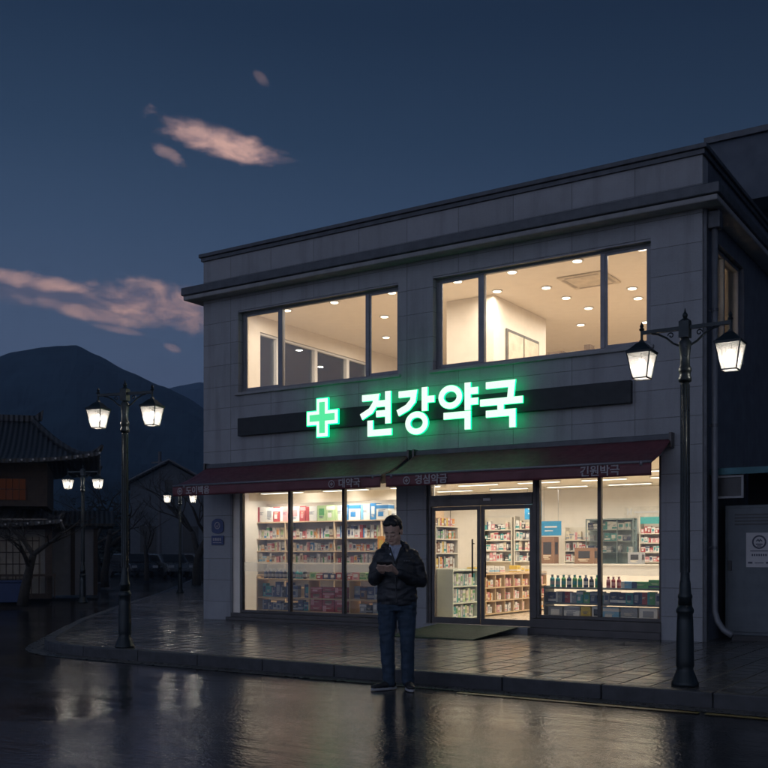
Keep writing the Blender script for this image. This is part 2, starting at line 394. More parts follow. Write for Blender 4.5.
for (a, b) in zip(kerbline, kerbline[1:]):
    a = Vector(a); b = Vector(b); L = (b - a).length; n = max(1, int(L / 1.0)) if a.x > -20 else 1
    for k in range(n): seg.append((a.lerp(b, k / n), a.lerp(b, (k + 1) / n)))
for k, (a, b) in enumerate(seg):
    t = (b - a).normalized(); nr = Vector((t.y, -t.x)); g = .004
    p = [a + t * g, b - t * g, b - t * g + nr * .139, a + t * g + nr * .139]
    m.poly([(q.x, q.y, -.45) for q in p], (0, 0, .45 + .004 + .004 * random.random()))
struct(m.build('kerb', KERB, bevel=.012))
gl_out = inset(kerbline, -.26); gl_in = inset(kerbline, -.004)
m = MB()
for i in range(len(kerbline) - 1):
    m._f([m.bm.verts.new((*gl_out[i], -.126)), m.bm.verts.new((*gl_out[i + 1], -.126)), m.bm.verts.new((*gl_in[i + 1], -.126)), m.bm.verts.new((*gl_in[i], -.126))])
struct(m.build('gutter', GUTTER))
m = MB(); x = 30
while x > .6:
    L = random.uniform(1.2, 3.0); m._f([m.bm.verts.new(p) for p in ((x - L, -5.56, -.1225), (x, -5.56, -.1225), (x, -5.47, -.1225), (x - L, -5.47, -.1225))]); x -= L + random.choice((0, 0, .05, .25))
struct(m.build('yellow_road_line', YELLOW))
# opposite side of the side street: plaza in front of the hanok
PLAZA = M('plaza_stone', (.055, .055, .058), .5, var=.3, scale=2, bump=.4)
farl = [(-40, -14), (-20.5, -3.2), (-21.8, .4), (-27.5, 8.3), (-44, 27), (-70, 57)]
m = MB(); m.poly([(x, y, -.4) for x, y in farl] + [(-200, 57, -.4), (-200, -14, -.4)], (0, 0, .4)); struct(m.build('plaza', PLAZA))

# ================================================================== MOUNTAINS
def ridge(name, prof, D, depth, mat, seed, amp):
    def h(px):
        for (a, ha), (b, hb) in zip(prof, prof[1:]):
            if a <= px <= b: t = (px - a) / (b - a); t = t * t * (3 - 2 * t) * .4 + t * .6; return ha + (hb - ha) * t
        return 0
    x0, x1 = prof[0][0], prof[-1][0]
    def fn(u, v):
        px = x0 + (x1 - x0) * u; dd = D * (.45 + .55 * v / .6) if v < .6 else D + depth * (v - .6) / .4
        z = h(px) / 1000 * D * (min(1, v / .6) ** 1.35 if v < .6 else 1 - ((v - .6) / .4) ** 1.5)
        p = at((px - 384) / 1000 * dd, dd)
        n = noise.fractal(Vector((p.x, p.y, seed)) * .012, 1.0, 2.1, 6) * amp + noise.noise(Vector((p.x, p.y, seed)) * .16) * amp * .16
        return Vector((p.x, p.y, 2 + z + n * (.25 + .75 * min(1, v / .6)) * (0.2 if v > .57 else 1)))
    m = MB(); m.grid(fn, 340, 40); return struct(m.build(name, mat, smooth=False))
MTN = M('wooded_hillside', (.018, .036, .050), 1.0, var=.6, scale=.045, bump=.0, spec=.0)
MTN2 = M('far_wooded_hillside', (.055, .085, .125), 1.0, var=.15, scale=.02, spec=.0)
ridge('mountain', [(-900, 60), (-600, 150), (-330, 120), (-150, 175), (-60, 178), (-20, 190), (15, 203), (60, 209), (75, 209), (95, 199), (130, 181), (160, 168), (185, 158), (215, 140), (300, 90), (420, 60), (560, 80), (760, 40), (1100, 30)], 600, 260, MTN, 3, 9)
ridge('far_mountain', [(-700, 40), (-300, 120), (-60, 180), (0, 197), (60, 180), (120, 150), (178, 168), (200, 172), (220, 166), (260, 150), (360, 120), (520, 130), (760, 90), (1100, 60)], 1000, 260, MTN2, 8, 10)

# ================================================================== PHARMACY BUILDING
XL, XR, YB = -9.32, 0.0, 9.3
B = thing('pharmacy_building', 'two-storey grey stone-clad corner pharmacy with lit windows on both floors', 'building')
def wall_grid(m, horiz, a0, a1, z0, z1, t0, t1, holes):
    """wall with openings; horiz 'x' (runs along X, thickness in Y) or 'y'"""
    us = sorted({a0, a1} | {h[0] for h in holes} | {h[1] for h in holes}); zs = sorted({z0, z1} | {h[2] for h in holes} | {h[3] for h in holes})
    solid = {}
    for i in range(len(us) - 1):
        for j in range(len(zs) - 1):
            cu, cz = (us[i] + us[i + 1]) / 2, (zs[j] + zs[j + 1]) / 2
            solid[i, j] = not any(h[0] < cu < h[1] and h[2] < cz < h[3] for h in holes)
    cache = {}
    def V(u, t, z):
        k = (u, t, z)
        if k not in cache: cache[k] = m.bm.verts.new((u, t, z) if horiz == 'x' else (t, u, z))
        return cache[k]
    for (i, j), ok in solid.items():
        if not ok: continue
        u0, u1, c0, c1 = us[i], us[i + 1], zs[j], zs[j + 1]
        m._f([V(u0, t0, c0), V(u1, t0, c0), V(u1, t0, c1), V(u0, t0, c1)]); m._f([V(u0, t1, c0), V(u0, t1, c1), V(u1, t1, c1), V(u1, t1, c0)])
        for (di, dj, e) in ((-1, 0, ((u0, c0), (u0, c1))), (1, 0, ((u1, c0), (u1, c1))), (0, -1, ((u0, c0), (u1, c0))), (0, 1, ((u0, c1), (u1, c1)))):
            if not solid.get((i + di, j + dj), False):
                (p, q), (r_, s_) = e; m._f([V(p, t0, q), V(r_, t0, s_), V(r_, t1, s_), V(p, t1, q)])
W1 = (-8.46, -4.97, 4.18, 5.70); W2 = (-4.31, -.73, 4.18, 5.70); S1 = (-8.62, -5.00, 0.0, 2.80); S2 = (-4.44, -.58, 0.0, 2.80)
m = MB(); wall_grid(m, 'x', XL, XR, -.1, 6.80, 0, .26, [W1, W2, S1, S2]); m.build('front_wall', STONE, B)
SW = (.55, 2.35, 4.20, 5.72)
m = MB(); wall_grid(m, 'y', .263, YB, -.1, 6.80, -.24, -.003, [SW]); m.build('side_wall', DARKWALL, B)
LWH = [(1.36, 5.3, 4.3, 5.64)]
m = MB(); wall_grid(m, 'y', .263, YB, -.1, 6.80, XL + .003, XL + .22, LWH); m.build('side_wall', STONE, B)
m = MB(); m.box(XL + .01, XR - .01, YB - .2, YB + .003, -.1, 6.79); m.build('rear_wall', CONC, B)
# dark trim where the stone ends at the corner
m = MB(); m.box(.002, .05, .02, .12, 0, 5.98); m.build('corner_trim', CAP, B)
# cornice and parapet coping
def lring(m, x0, x1, y0, y1, z0, z1, w):
    m.box(x0, x1, y0, y0 + w, z0, z1); m.box(x1 - w, x1, y0 + w, y1, z0, z1); m.box(x0, x0 + w, y0 + w, y1, z0, z1)
m = MB(); lring(m, XL - .30, XR + .30, -.30, YB + .3, 6.07, 6.22, .30 + .0); m.build('cornice', CAP, B, bevel=.015)
m = MB(); lring(m, XL - .27, XR + .27, -.27, YB + .3, 5.985, 6.066, .27); m.build('cornice_moulding', CONC, B, bevel=.02)
m = MB(); lring(m, XL - .07, XR + .07, -.07, YB + .1, 6.802, 6.87, .36); m.build('parapet_coping', CAP, B, bevel=.01)
m = MB(); lring(m, XL - .035, XR + .035, -.035, YB + .1, 6.735, 6.799, .034); m.build('coping_drip', CAP, B)
m = MB(); m.box(XL + .25, XR - .26, .28, YB - .2, 6.15, 6.3); m.build('roof', CONC, B)
m = MB(); m.box(XL + .222, XR - .242, .262, YB - .202, 5.95, 6.14); m.build('upper_ceiling', CEIL2, B)
m = MB(); m.box(XL + .222, XR - .242, .262, YB - .202, 3.22, 3.26); m.build('upper_floor', FLOORM, B)
m = MB(); m.box(XL + .222, XR - .242, .262, YB - .202, 2.82, 3.21); m.build('ground_floor_ceiling', CEILM, B)
m = MB(); m.box(XL + .222, XR - .242, .262, YB - .202, -.08, .10); m.build('ground_floor', FLOORM, B)
# inner linings (plaster) on the inside of the walls
def lining(z0, z1, mat, holesF, holesS, holesL, nm):
    m = MB(); wall_grid(m, 'x', XL + .25, XR - .27, z0, z1, .264, .276, holesF)
    wall_grid(m, 'y', .28, YB - .23, z0, z1, XR - .262, XR - .244, holesS); wall_grid(m, 'y', .28, YB - .23, z0, z1, XL + .224, XL + .24, holesL)
    m.box(XL + .25, XR - .27, YB - .225, YB - .205, z0, z1); m.build(nm, mat, B)
lining(.101, 2.818, CREAM, [S1, S2], [], [], 'plaster_lining')
lining(3.262, 5.948, CREAM2, [W1, W2], [SW], LWH, 'plaster_lining')

def win(name, x0, x1, z0, z1, mull, yf=.09, fr=.05, dp=.07, mat=DKMET, frost=None, sash=True):
    m = MB(); m.box(x0, x1, yf, yf + dp, z0, z0 + fr); m.box(x0, x1, yf, yf + dp, z1 - fr, z1)
    m.box(x0, x0 + fr, yf, yf + dp, z0 + fr, z1 - fr); m.box(x1 - fr, x1, yf, yf + dp, z0 + fr, z1 - fr)
    for q in mull: m.box(q - fr * .55, q + fr * .55, yf - .004, yf + dp, z0 + fr, z1 - fr)
    f = m.build(name, mat, B, bevel=.005)
    xs = [x0 + fr] + [v for q in mull for v in (q - fr * .55, q + fr * .55)] + [x1 - fr]
    for i in range(0, len(xs), 2):
        g = MB(); g.box(xs[i], xs[i + 1], yf + .03, yf + .038, z0 + fr, z1 - fr); g.build('pane', GLASS, f)
        if sash and (i == 0 or i == len(xs) - 2):     # sliding sash in the two narrow lights
            g = MB(); a, b_ = xs[i] + .002, xs[i + 1] - .002; w = .035; lo, hi = z0 + fr + .002, z1 - fr - .002
            g.box(a, b_, yf + .010, yf + .028, lo, lo + w); g.box(a, b_, yf + .010, yf + .028, hi - w, hi); g.box(a, a + w, yf + .010, yf + .028, lo + w, hi - w); g.box(b_ - w, b_, yf + .010, yf + .028, lo + w, hi - w)
            g.build('sash', mat, f)
        if frost:
            g = MB(); g.box(xs[i] + .01, xs[i + 1] - .01, yf + .040, yf + .042, frost[0], frost[1]); g.build('frosted_band', FROST, f)
    return f
win('window', W1[0], W1[1], W1[2], W1[3], [-7.55, -5.67], .12, .065, .08, GRMET)
win('window', W2[0], W2[1], W2[2], W2[3], [-3.48, -1.49], .12, .065, .08, GRMET)
for w in (W1, W2):
    m = MB(); m.box(w[0] - .05, w[1] + .05, -.05, .118, w[2] - .045, w[2] + .002); m.build('window_sill', CONC, B, bevel=.006)
    m = MB(); m.box(w[0] + .002, w[1] - .002, .01, .118, w[3] - .03, w[3] - .003); m.build('window_head_trim', GRMET, B)
# side window (in the X=0 wall)
m = MB(); y0, y1, z0, z1 = SW; fr = .06
m.box(-.16, -.08, y0, y1, z0, z0 + fr); m.box(-.16, -.08, y0, y1, z1 - fr, z1); m.box(-.16, -.08, y0, y0 + fr, z0 + fr, z1 - fr); m.box(-.16, -.08, y1 - fr, y1, z0 + fr, z1 - fr)
m.box(-.163, -.08, 1.42, 1.48, z0 + fr, z1 - fr); f = m.build('window', GRMET, B)
for a, b_ in ((y0 + fr, 1.42), (1.48, y1 - fr)):
    g = MB(); g.box(-.125, -.117, a, b_, z0 + fr, z1 - fr); g.build('pane', GLASS, f)
# west windows of the upper floor
f0 = MB(); ys = [1.36, 1.97, 3.26, 4.45, 5.3]
for a in ys: f0.box(XL + .06, XL + .20, a - .05, a + .05, 4.34, 5.60)
f0.box(XL + .06, XL + .20, 1.31, 5.35, 4.30, 4.339); f0.box(XL + .06, XL + .20, 1.31, 5.35, 5.601, 5.64); f = f0.build('window', WHITEP, B)
for a, b_ in zip(ys, ys[1:]):
    g = MB(); g.box(XL + .12, XL + .13, a + .05, b_ - .05, 4.34, 5.60); g.build('pane', GLASS, f)
# shop fronts
win('shop_window', S1[0] + .16, S1[1], .14, 2.80, [-7.31, -6.13], .06, .05, .08, DKMET, (.90, 1.07), False)
m = MB(); m.box(S1[0], S1[0] + .157, .05, .15, .0, 2.799); m.build('jamb_panel', CREAM2, B)
m = MB(); m.box(S1[0] - .06, S1[1], -.10, .14, 0, .06); m.box(S1[0], S1[1], -.03, .138, .061, .138); m.build('shop_window_base', DKMET, B, bevel=.004)
win('shop_window', -2.52, S2[1], .24, 2.80, [-1.52], .06, .05, .08, DKMET, (.90, 1.07), False)
m = MB(); m.box(-2.60, S2[1], -.06, .14, 0, .10); m.box(-2.58, S2[1], -.03, .138, .101, .238); m.build('shop_window_base', DKMET, B, bevel=.004)
m = MB(); m.box(-4.44, -4.38, .05, .14, 0, 2.799); m.box(-2.58, -2.521, .05, .14, .241, 2.799); m.box(-4.379, -2.581, .03, .15, 1.98, 2.16); m.box(-4.379, -2.581, .06, .14, 2.72, 2.799)
fr_ = m.build('door_frame', DKMET, B, bevel=.004)
g = MB(); g.box(-4.379, -2.581, .09, .098, 2.161, 2.719); g.build('pane', GLASS, fr_)
g = MB(); g.box(-3.40, -3.28, .0, .029, 2.05, 2.09); g.build('door_sensor', WHITEP, fr_)
m = MB(); m.box(-4.44, -2.60, -.10, .16, -.02, .095); m.build('door_step', CONC, B)
for x0, x1, hx in ((-4.375, -3.49, -3.60), (-3.475, -2.585, -3.37)):
    m = MB(); z0, z1 = .10, 1.975; w = .055
    m.box(x0, x1, .07, .11, z0, z0 + .10); m.box(x0, x1, .07, .11, z1 - .06, z1); m.box(x0, x0 + w, .07, .11, z0 + .10, z1 - .06); m.box(x1 - w, x1, .07, .11, z0 + .10, z1 - .06)
    d = m.build('door', DKMET, B, bevel=.003)
    g = MB(); g.box(x0 + w, x1 - w, .086, .094, z0 + .10, z1 - .06); g.build('pane', GLASS, d)
    g = MB(); g.tube([(hx, .02, .85), (hx, .02, 1.45)], .014, 8); g.tube([(hx, .02, .92), (hx, .085, .92)], .009, 6); g.tube([(hx, .02, 1.38), (hx, .085, 1.38)], .009, 6); g.build('handle', DKMET, d, smooth=True)

# partitions inside
m = MB(); m.box(-5.4, -4.42, 2.38, 2.48, 3.262, 5.946); m.box(-4.52, -4.42, 2.481, 4.6, 3.262, 5.946); m.box(-5.4, -4.42, 4.601, 4.70, 3.262, 5.946); m.build('upper_partition', CREAM2, B)
m = MB(); m.box(-4.415, -4.39, 2.86, 4.30, 3.262, 5.42); f = m.build('inner_door', M('dark_door_frame', (.10, .09, .08), .5), B)
for a, b_ in ((2.92, 3.55), (3.61, 4.24)):
    g = MB(); g.box(-4.388, -4.375, a, b_, 3.28, 5.36); g.build('door_leaf', M('beige_door', (.62, .53, .42), .5), f)
m = MB(); m.box(XL + .245, -5.03, .28, 1.72, 2.42, 2.815); m.build('lowered_ceiling', CEILM, B)
m = MB(); m.box(-4.62, -4.50, .18, .40, .10, 2.818); m.build('inner_pier', CREAM, B)
t = thing('intercom', 'small dark intercom panel on the cream pier just inside the entrance doors', 'intercom', (-4.49, .30, 1.58))
m = MB(); m.box(-.008, .02, -.06, .06, -.09, .09); m.build('panel', BLACKP, t, bevel=.005)
m = MB(); m.box(.021, .026, -.035, .035, .01, .06); m.build('screen', NAVY, t)

# ceiling lights
PANEL = EM('ceiling_strip_glow', (1.0, .90, .74), 3.2); DOWN = EM('downlight_glow', (1.0, .84, .62), 5.5)
def area(parent, sx, sy, e, col, z, shape='RECTANGLE', spread=160):
    d = bpy.data.lights.new('fixture_light', 'AREA'); d.shape = shape; d.size = sx; d.size_y = sy; d.energy = e; d.color = col; d.spread = RAD(spread)
    o = bpy.data.objects.new('fixture_light', d); C.objects.link(o); o.parent = parent; o.location = (0, 0, z); return o
gx = [-8.3, -6.8, -5.3, -3.8, -2.3, -.95]; gy = [.78, 3.1, 4.7, 6.3, 7.9]  # front row partly added to brighten the interior; right half hidden behind the awning
rows = ['part-added front row', 'second row', 'third row', 'fourth row', 'rear row']
proto = None
for j, y in enumerate(gy):
    for i, x in enumerate(gx):
        zc = 2.418 if (j == 0 and x < -5) else 2.818
        if j == 0 and x < -5: y = 1.08
        else: y = gy[j]
        lab = '%s strip light in the %s of the shop ceiling, counted from the left' % (ORD[i], rows[j])
        if proto is None:
            t = thing('ceiling_strip_light', lab, 'ceiling light', (x, y, zc), 0, 'strip lights in the shop ceiling')
            m = MB(); m.box(-.50, .50, -.075, .075, -.028, -.001); m.build('housing', WHITEP, t)
            m = MB(); m.box(-.48, .48, -.058, .058, -.034, -.029); m.build('diffuser', PANEL, t)
            area(t, .96, .11, 34, (1.0, .90, .77), -.036); proto = t
        else:
            t = copy_tree(proto); t.location = (x, y, zc); t['label'] = lab
        if zc < 2.5:
            for ch in t.children:
                if ch.type == 'LIGHT': ch.data = ch.data.copy(); ch.data.energy = 17
dl = [(-8.3, 1.24), (-7.17, 1.24), (-5.89, 1.24), (-4.54, 1.24), (-3.5, 1.24), (-2.34, 1.24), (-1.26, 1.19), (-7.0, 2.7), (-5.85, 2.7), (-4.26, 2.2), (-3.42, 2.46), (-2.3, 2.46 + 1.6), (-1.2, 2.9), (-2.16, 3.34), (-3.4, 3.31), (-3.34, 4.26), (-4.0, 5.5), (-6.37, 4.28), (-8.0, 4.3), (-7.2, 6.2), (-1.5, 5.4), (-2.8, 6.0)]
proto = None
for i, (x, y) in enumerate(dl):
    side = 'left' if x < -4.7 else 'right'; same = sorted([k for k in range(len(dl)) if (dl[k][0] < -4.7) == (x < -4.7)], key=lambda k: dl[k][0] - dl[k][1] * .6)
    lab = 'round recessed downlight upstairs, %s from the left behind the %s-hand window' % (ORD[same.index(i)] if same.index(i) else 'first', side)
    if proto is None:
        t = thing('downlight', lab, 'downlight', (x, y, 5.949), 0, 'downlights in the upper ceiling')
        m = MB(); m.lathe([(.095, -.001), (.10, -.012), (.075, -.014)], 20); m.build('trim_ring', WHITEP, t, smooth=True)
        m = MB(); m.lathe([(.073, -.014), (.070, -.022)], 20); m.build('lens', DOWN, t, smooth=True)
        area(t, .13, .13, 20, (1.0, .86, .71), -.026, 'DISK', 175); proto = t
    else:
        t = copy_tree(proto); t.location = (x, y, 5.949); t['label'] = lab
t = thing('air_conditioner', 'square cassette air conditioner in the upper ceiling among the downlights', 'air conditioner', (-2.6, 2.4, 5.949))
m = MB(); m.box(-.42, .42, -.42, .42, -.03, -.001); m.build('cover', M('warm_white_plastic', (.62, .54, .43), .5), t, bevel=.01)
m = MB()
for a in (-1, 1): m.box(-.30, .30, a * .35 - .03, a * .35 + .03, -.034, -.031); m.box(a * .35 - .03, a * .35 + .03, -.30, .30, -.034, -.031)
m.build('air_slots', M('shadowed_slot', (.38, .33, .27), .6), t)
t = thing('reception_counter', 'long low counter with a raised back seen through the right upstairs window', 'counter', (-3.05, 2.9, 3.262))
m = MB(); m.box(-.85, .85, -.25, .25, 0, 1.47); m.build('body', CREAM2, t); m = MB(); m.box(-.95, .95, -.3, .3, 1.471, 1.515); m.box(.2, .32, -.1, .1, 1.516, 1.66); m.box(-.5, -.2, -.1, .1, 1.516, 1.60); m.build('top', M('brown_worktop', (.13, .085, .05), .4), t)

# ================================================================== SIGN
LIT = EM('sign_face_glow', (.80, 1.0, .86), 1.15)
GRN = EM('sign_green_glow', (.0, .80, .24), 3.0); GRN_IN = EM('cross_inner_glow', (.10, .85, .36), 1.0)
t = thing('illuminated_shop_sign', 'long dark sign band with glowing green cross and large white-green Korean letters', 'sign', (0, 0, 0))
m = MB(); m.box(-8.39, -.99, -.10, -.002, 3.375, 3.70); m.build('sign_band', M('sign_band_metal', (.012, .015, .018), .5, .2, .15), t, bevel=.008)
def letter(strokes, circ=()):
    a = MB(); b = MB(); bk = MB()
    for s_ in strokes: a.stroke(s_, .104, -.200, -.192); b.stroke(s_, .110, -.190, -.160)
    for (cx, cz, rx, rz) in circ:
        pts = [(cx + rx * cos(2 * pi * k / 28), cz + rz * sin(2 * pi * k / 28)) for k in range(28)]
        a.stroke(pts, .092, -.2005, -.1925, True); b.stroke(pts, .104, -.1905, -.1605, True)
    o = b.build('letter', GRN, t); a.build('letter_face', LIT, o)
letter([[(-5.56, 3.81), (-5.28, 3.81), (-5.30, 3.70), (-5.39, 3.59), (-5.58, 3.50)], [(-5.26, 3.695), (-5.05, 3.695)], [(-5.28, 3.53), (-5.05, 3.53)], [(-5.05, 3.89), (-5.05, 3.36)], [(-5.40, 3.43), (-5.40, 3.22), (-4.98, 3.22)]])
letter([[(-4.84, 3.81), (-4.55, 3.81), (-4.57, 3.69), (-4.67, 3.59), (-4.86, 3.51)], [(-4.35, 3.89), (-4.35, 3.51)], [(-4.35, 3.69), (-4.17, 3.69)]], [(-4.50, 3.325, .165, .138)])
letter([[(-3.57, 3.89), (-3.57, 3.46)], [(-3.57, 3.755), (-3.39, 3.755)], [(-3.57, 3.59), (-3.39, 3.59)], [(-4.00, 3.395), (-3.57, 3.395), (-3.57, 3.16)]], [(-3.88, 3.69, .165, .138)])
letter([[(-3.25, 3.81), (-2.81, 3.81), (-2.84, 3.55)], [(-3.35, 3.55), (-2.63, 3.55)], [(-3.0, 3.55), (-3.0, 3.38)], [(-3.25, 3.37), (-2.80, 3.37), (-2.80, 3.14)]])
def cross(mb, r, w, y0, y1):
    cx, cz = -6.39, 3.555
    mb.poly([(cx + a, y0, cz + b) for a, b in ((-w, -r), (w, -r), (w, -w), (r, -w), (r, w), (w, w), (w, r), (-w, r), (-w, w), (-r, w), (-r, -w), (-w, -w))], (0, y1 - y0, 0))
m = MB(); cross(m, .340, .130, -.188, -.160); o = m.build('cross', GRN, t)
m = MB(); cross(m, .325, .115, -.196, -.189); m.build('cross_outline', LIT, o)
m = MB(); cross(m, .265, .058, -.202, -.197); m.build('cross_core', GRN_IN, o)
m = MB()
for x in (-6.39, -5.25, -4.5, -3.7, -3.0): m.tube([(x, -.159, 3.55), (x, -.101, 3.55)], .02, 6)
m.build('letter_mount', BLACKP, t)

# ================================================================== AWNINGS
def text_mesh(body, size, name, mat, parent, loc, rot, ext=.003, off=0):
    c = bpy.data.curves.new('t', 'FONT'); c.body = body; c.size = size; c.extrude = ext; c.offset = off; c.align_x = 'CENTER'; c.resolution_u = 3
    o = bpy.data.objects.new('t', c); C.objects.link(o)
    me = bpy.data.meshes.new_from_object(o.evaluated_get(bpy.context.evaluated_depsgraph_get()))
    bpy.data.objects.remove(o); me.materials.clear(); me.materials.append(mat); me.name = name
    ob = bpy.data.objects.new(name, me); C.objects.link(ob); ob.parent = parent; ob.location = loc; ob.rotation_euler = rot; return ob
def awning(x0, x1, label, texts, arms):
    P, zt, zf = .94, 2.84, 2.44; cx = (x0 + x1) / 2
    t = thing('retractable_awning', label, 'awning', (cx, 0, 0), 0, 'maroon awnings over the shop front'); a, b_ = x0 - cx, x1 - cx
    def fn(u, v):
        x = a + (b_ - a) * u; y = -.06 - (P - .06) * v; z = zt + (zf - zt) * v - .035 * sin(pi * v) - .010 * abs(sin(u * pi * 5)) * sin(pi * v)
        return Vector((x, y, z))
    m = MB(); m.grid(fn, 60, 10); o = m.build('canopy', MAROON, t, smooth=True)
    sm = o.modifiers.new('thick', 'SOLIDIFY'); sm.thickness = .012
    m = MB()
    def vf(u, v): return Vector((a + (b_ - a) * u, -P - .012 + .008 * sin(u * 57) * v + .006 * sin(u * 23 + 1) * v, zf - .02 - .165 * v))
    m.grid(vf, 120, 4); o = m.build('valance', MAROON, t, smooth=True); sm = o.modifiers.new('thick', 'SOLIDIFY'); sm.thickness = .008
    m = MB(); m.tube([(a, -P, zf), (b_, -P, zf)], .020, 10); m.build('front_bar', GRMET, t, smooth=True)
    m = MB(); m.box(a, b_, -.10, -.003, zt - .03, zt + .055); m.build('wall_cassette', CAP, t, bevel=.01)
    for ax in arms:
        m = MB(); q = ax - cx; m.tube([(q, -.05, zt - .10), (q + .12, -.5, zt - .27), (q, -P + .02, zf - .01)], .016, 8); m.tube([(q, -P, zf - .05), (q, -P, zf + .02)], .025, 8); m.build('arm', GRMET, t, smooth=True)
    for s_ in (a, b_):
        m = MB(); m.box(s_ - .018, s_ + .018, -.14, -.002, zt - .14, zt + .07); m.build('wall_bracket', DKMET, t)
    for (x, s_, em) in texts:
        text_mesh(s_, .155, 'lettering', LETTERW, t, (x - cx, -P - .030, zf - .150), (pi / 2, 0, 0), .002, .0035)
        if em:
            g = MB(); ex = x - cx - len(s_) * .083 - .10; zc = zf - .10
            g.stroke([(ex + .055 * cos(2 * pi * k / 20), zc + .055 * sin(2 * pi * k / 20)) for k in range(20)], .014, -P - .030, -P - .026, True)
            g.stroke([(ex - .028, zc), (ex + .028, zc)], .02, -P - .0305, -P - .0265); g.stroke([(ex, zc - .028), (ex, zc + .028)], .02, -P - .031, -P - .027); g.build('emblem', LETTERW, t)
    return t
awning(-9.18, -4.70, 'left maroon awning above the shelf-filled shop window', [(-8.55, '도이백음', True), (-5.28, '대약국', True)], [-8.9, -4.85])
awning(-4.60, -.41, 'right maroon awning above the glass entrance doors', [(-3.78, '경심약금', True), (-1.12, '긴원박극', False)], [-4.5, -.55])

# wall plaque, pipe, mat
t = thing('wall_plaque', 'blue rounded plaque with a smaller blue plate below it on the left stone pier', 'plaque', (-8.95, -.002, 1.68))
m = MB(); pts = []
for k in range(13): an = pi * k / 12; pts.append((.145 * cos(an), -.022, .10 + .10 * sin(an)))
for k in range(7): an = pi + pi * k / 6; pts.append((.145 * cos(an), -.022, -.02 + .06 * sin(an)))
m.poly(pts, (0, .02, 0)); m.build('upper_plate', NAVY, t)
m = MB(); m.box(-.15, .15, -.022, -.002, -.29, -.12); m.build('lower_plate', NAVY, t, bevel=.004)
g = MB(); g.stroke([(.06 * cos(2 * pi * k / 18), .07 + .06 * sin(2 * pi * k / 18)) for k in range(18)], .016, -.026, -.0235, True); g.stroke([(-.03, .07), (0, .04), (.04, .10)], .014, -.026, -.0235); g.build('emblem', LETTERW, t)
g = MB()
for k in range(4): g.box(-.11 + k * .055, -.075 + k * .055, -.026, -.0225, -.215, -.16)
g.box(-.11, .10, -.026, -.0225, -.255, -.243); g.build('plate_marks', LETTERW, t)
t = thing('downpipe', 'grey rain downpipe running down the right corner of the building', 'downpipe', (.12, .16, 0))
m = MB(); m.tube([(0, 0, 5.72), (0, 0, .75), (0, 0, .42), (.05, -.03, .28), (.14, -.07, .17), (.26, -.10, .10)], .042, 12); m.build('pipe', PIPE, t, smooth=True)
m = MB(); m.poly([(-.09, -.08, 5.72), (.09, -.08, 5.72), (.09, .08, 5.72), (-.09, .08, 5.72)], (0, 0, .24)); m.build('hopper', CAP, t, bevel=.01)
for z in (1.3, 3.0, 4.6):
    m = MB(); m.lathe([(.052, -.02), (.052, .02)], 12, (0, 0, z)); m.box(-.12, -.03, -.01, .01, z - .01, z + .01); m.build('clip', CAP, t)
m = MB(); m.tube([(.13, .20, 5.95), (.13, .16, 5.75)], .03, 8)
m.bm.free()
m = MB(); m.poly([(-4.15, -.11, .092), (-4.15, -1.55, .004), (-2.75, -1.55, .004), (-2.75, -.11, .092)], (0, 0, .012))
tag(m.build('door_mat', GREENMAT), 'worn green ramp mat leading up to the glass entrance doors', 'mat')

# cabinet on the right
t = thing('steel_cabinet', 'tall dark grey steel utility cabinet with a pale poster beside the building', 'cabinet', (.15, .5, 0))
m = MB(); m.box(.02, 1.50, .02, .9, .07, 1.90); m.build('body', CABM, t, bevel=.012)
m = MB(); m.box(.06, 1.46, .0, .018, .12, 1.86); d = m.build('door', CABM, t, bevel=.006)
m = MB()
for k in range(4): m.box(.16, .66, -.008, -.001, 1.62 + k * .045, 1.64 + k * .045)
m.build('vent_slots', BLACKP, d)
m = MB(); m.box(.07, .12, -.03, -.001, .98, 1.12); m.build('handle', BLACKP, d, bevel=.004)
m = MB(); m.box(.1, 1.4, .06, .85, 0, .069); m.build('plinth', BLACKP, t)
t = thing('poster', 'pale notice with a round dark emblem taped to the steel cabinet', 'poster', (.64, .488, 1.27))
m = MB(); m.box(-.175, .175, 0, .006, -.24, .24); m.build('sheet', PAPER, t)
g = MB(); g.stroke([(.085 * cos(2 * pi * k / 26), .11 + .085 * sin(2 * pi * k / 26)) for k in range(26)], .022, -.003, -.0005, True)
g.stroke([(-.04, .12), (-.015, .145), (.0, .12), (.015, .145), (.04, .12)], .014, -.003, -.0005); g.stroke([(-.045, .08), (.045, .08)], .016, -.003, -.0005); g.stroke([(-.03, .055), (.03, .055)], .012, -.003, -.0005); g.build('emblem', INK, t)
g = MB(); g.box(-.12, .12, -.003, -.0005, -.02, -.008)
for k in range(7): g.box(-.10 + k * .03, -.082 + k * .03, -.003, -.0005, -.085, -.055)
g.box(-.15, -.09, -.003, -.0005, -.19, -.165); g.box(.09, .15, -.003, -.0005, -.19, -.165); g.box(-.06, .06, -.003, -.0005, -.185, -.175); g.build('printed_lines', INK, t)
t = thing('lean_to_roof', 'teal metal lean-to roof over the dark yard beside the building', 'roof', (.02, .3, 0))
m = MB(); m.poly([(0, 0, 2.33), (3.2, 0, 2.33), (3.2, 2.2, 2.55), (0, 2.2, 2.55)], (0, 0, .035)); m.build('roof_sheet', TEAL, t)
m = MB(); m.box(-.0, 3.2, -.02, -.002, 2.32, 2.41); m.build('fascia', TEAL, t)
m = MB(); m.box(3.0, 3.08, .1, .18, 0, 2.33); m.build('post', CAP, t)
m = MB(); m.box(.05, 3.2, 2.0, 2.1, 0, 2.5); m.build('back_panel', BLACKP, t)
t = thing('exhaust_hood', 'small box-shaped vent with a pale rectangular frame hanging under the teal roof', 'vent', (.27, .34, 2.15))
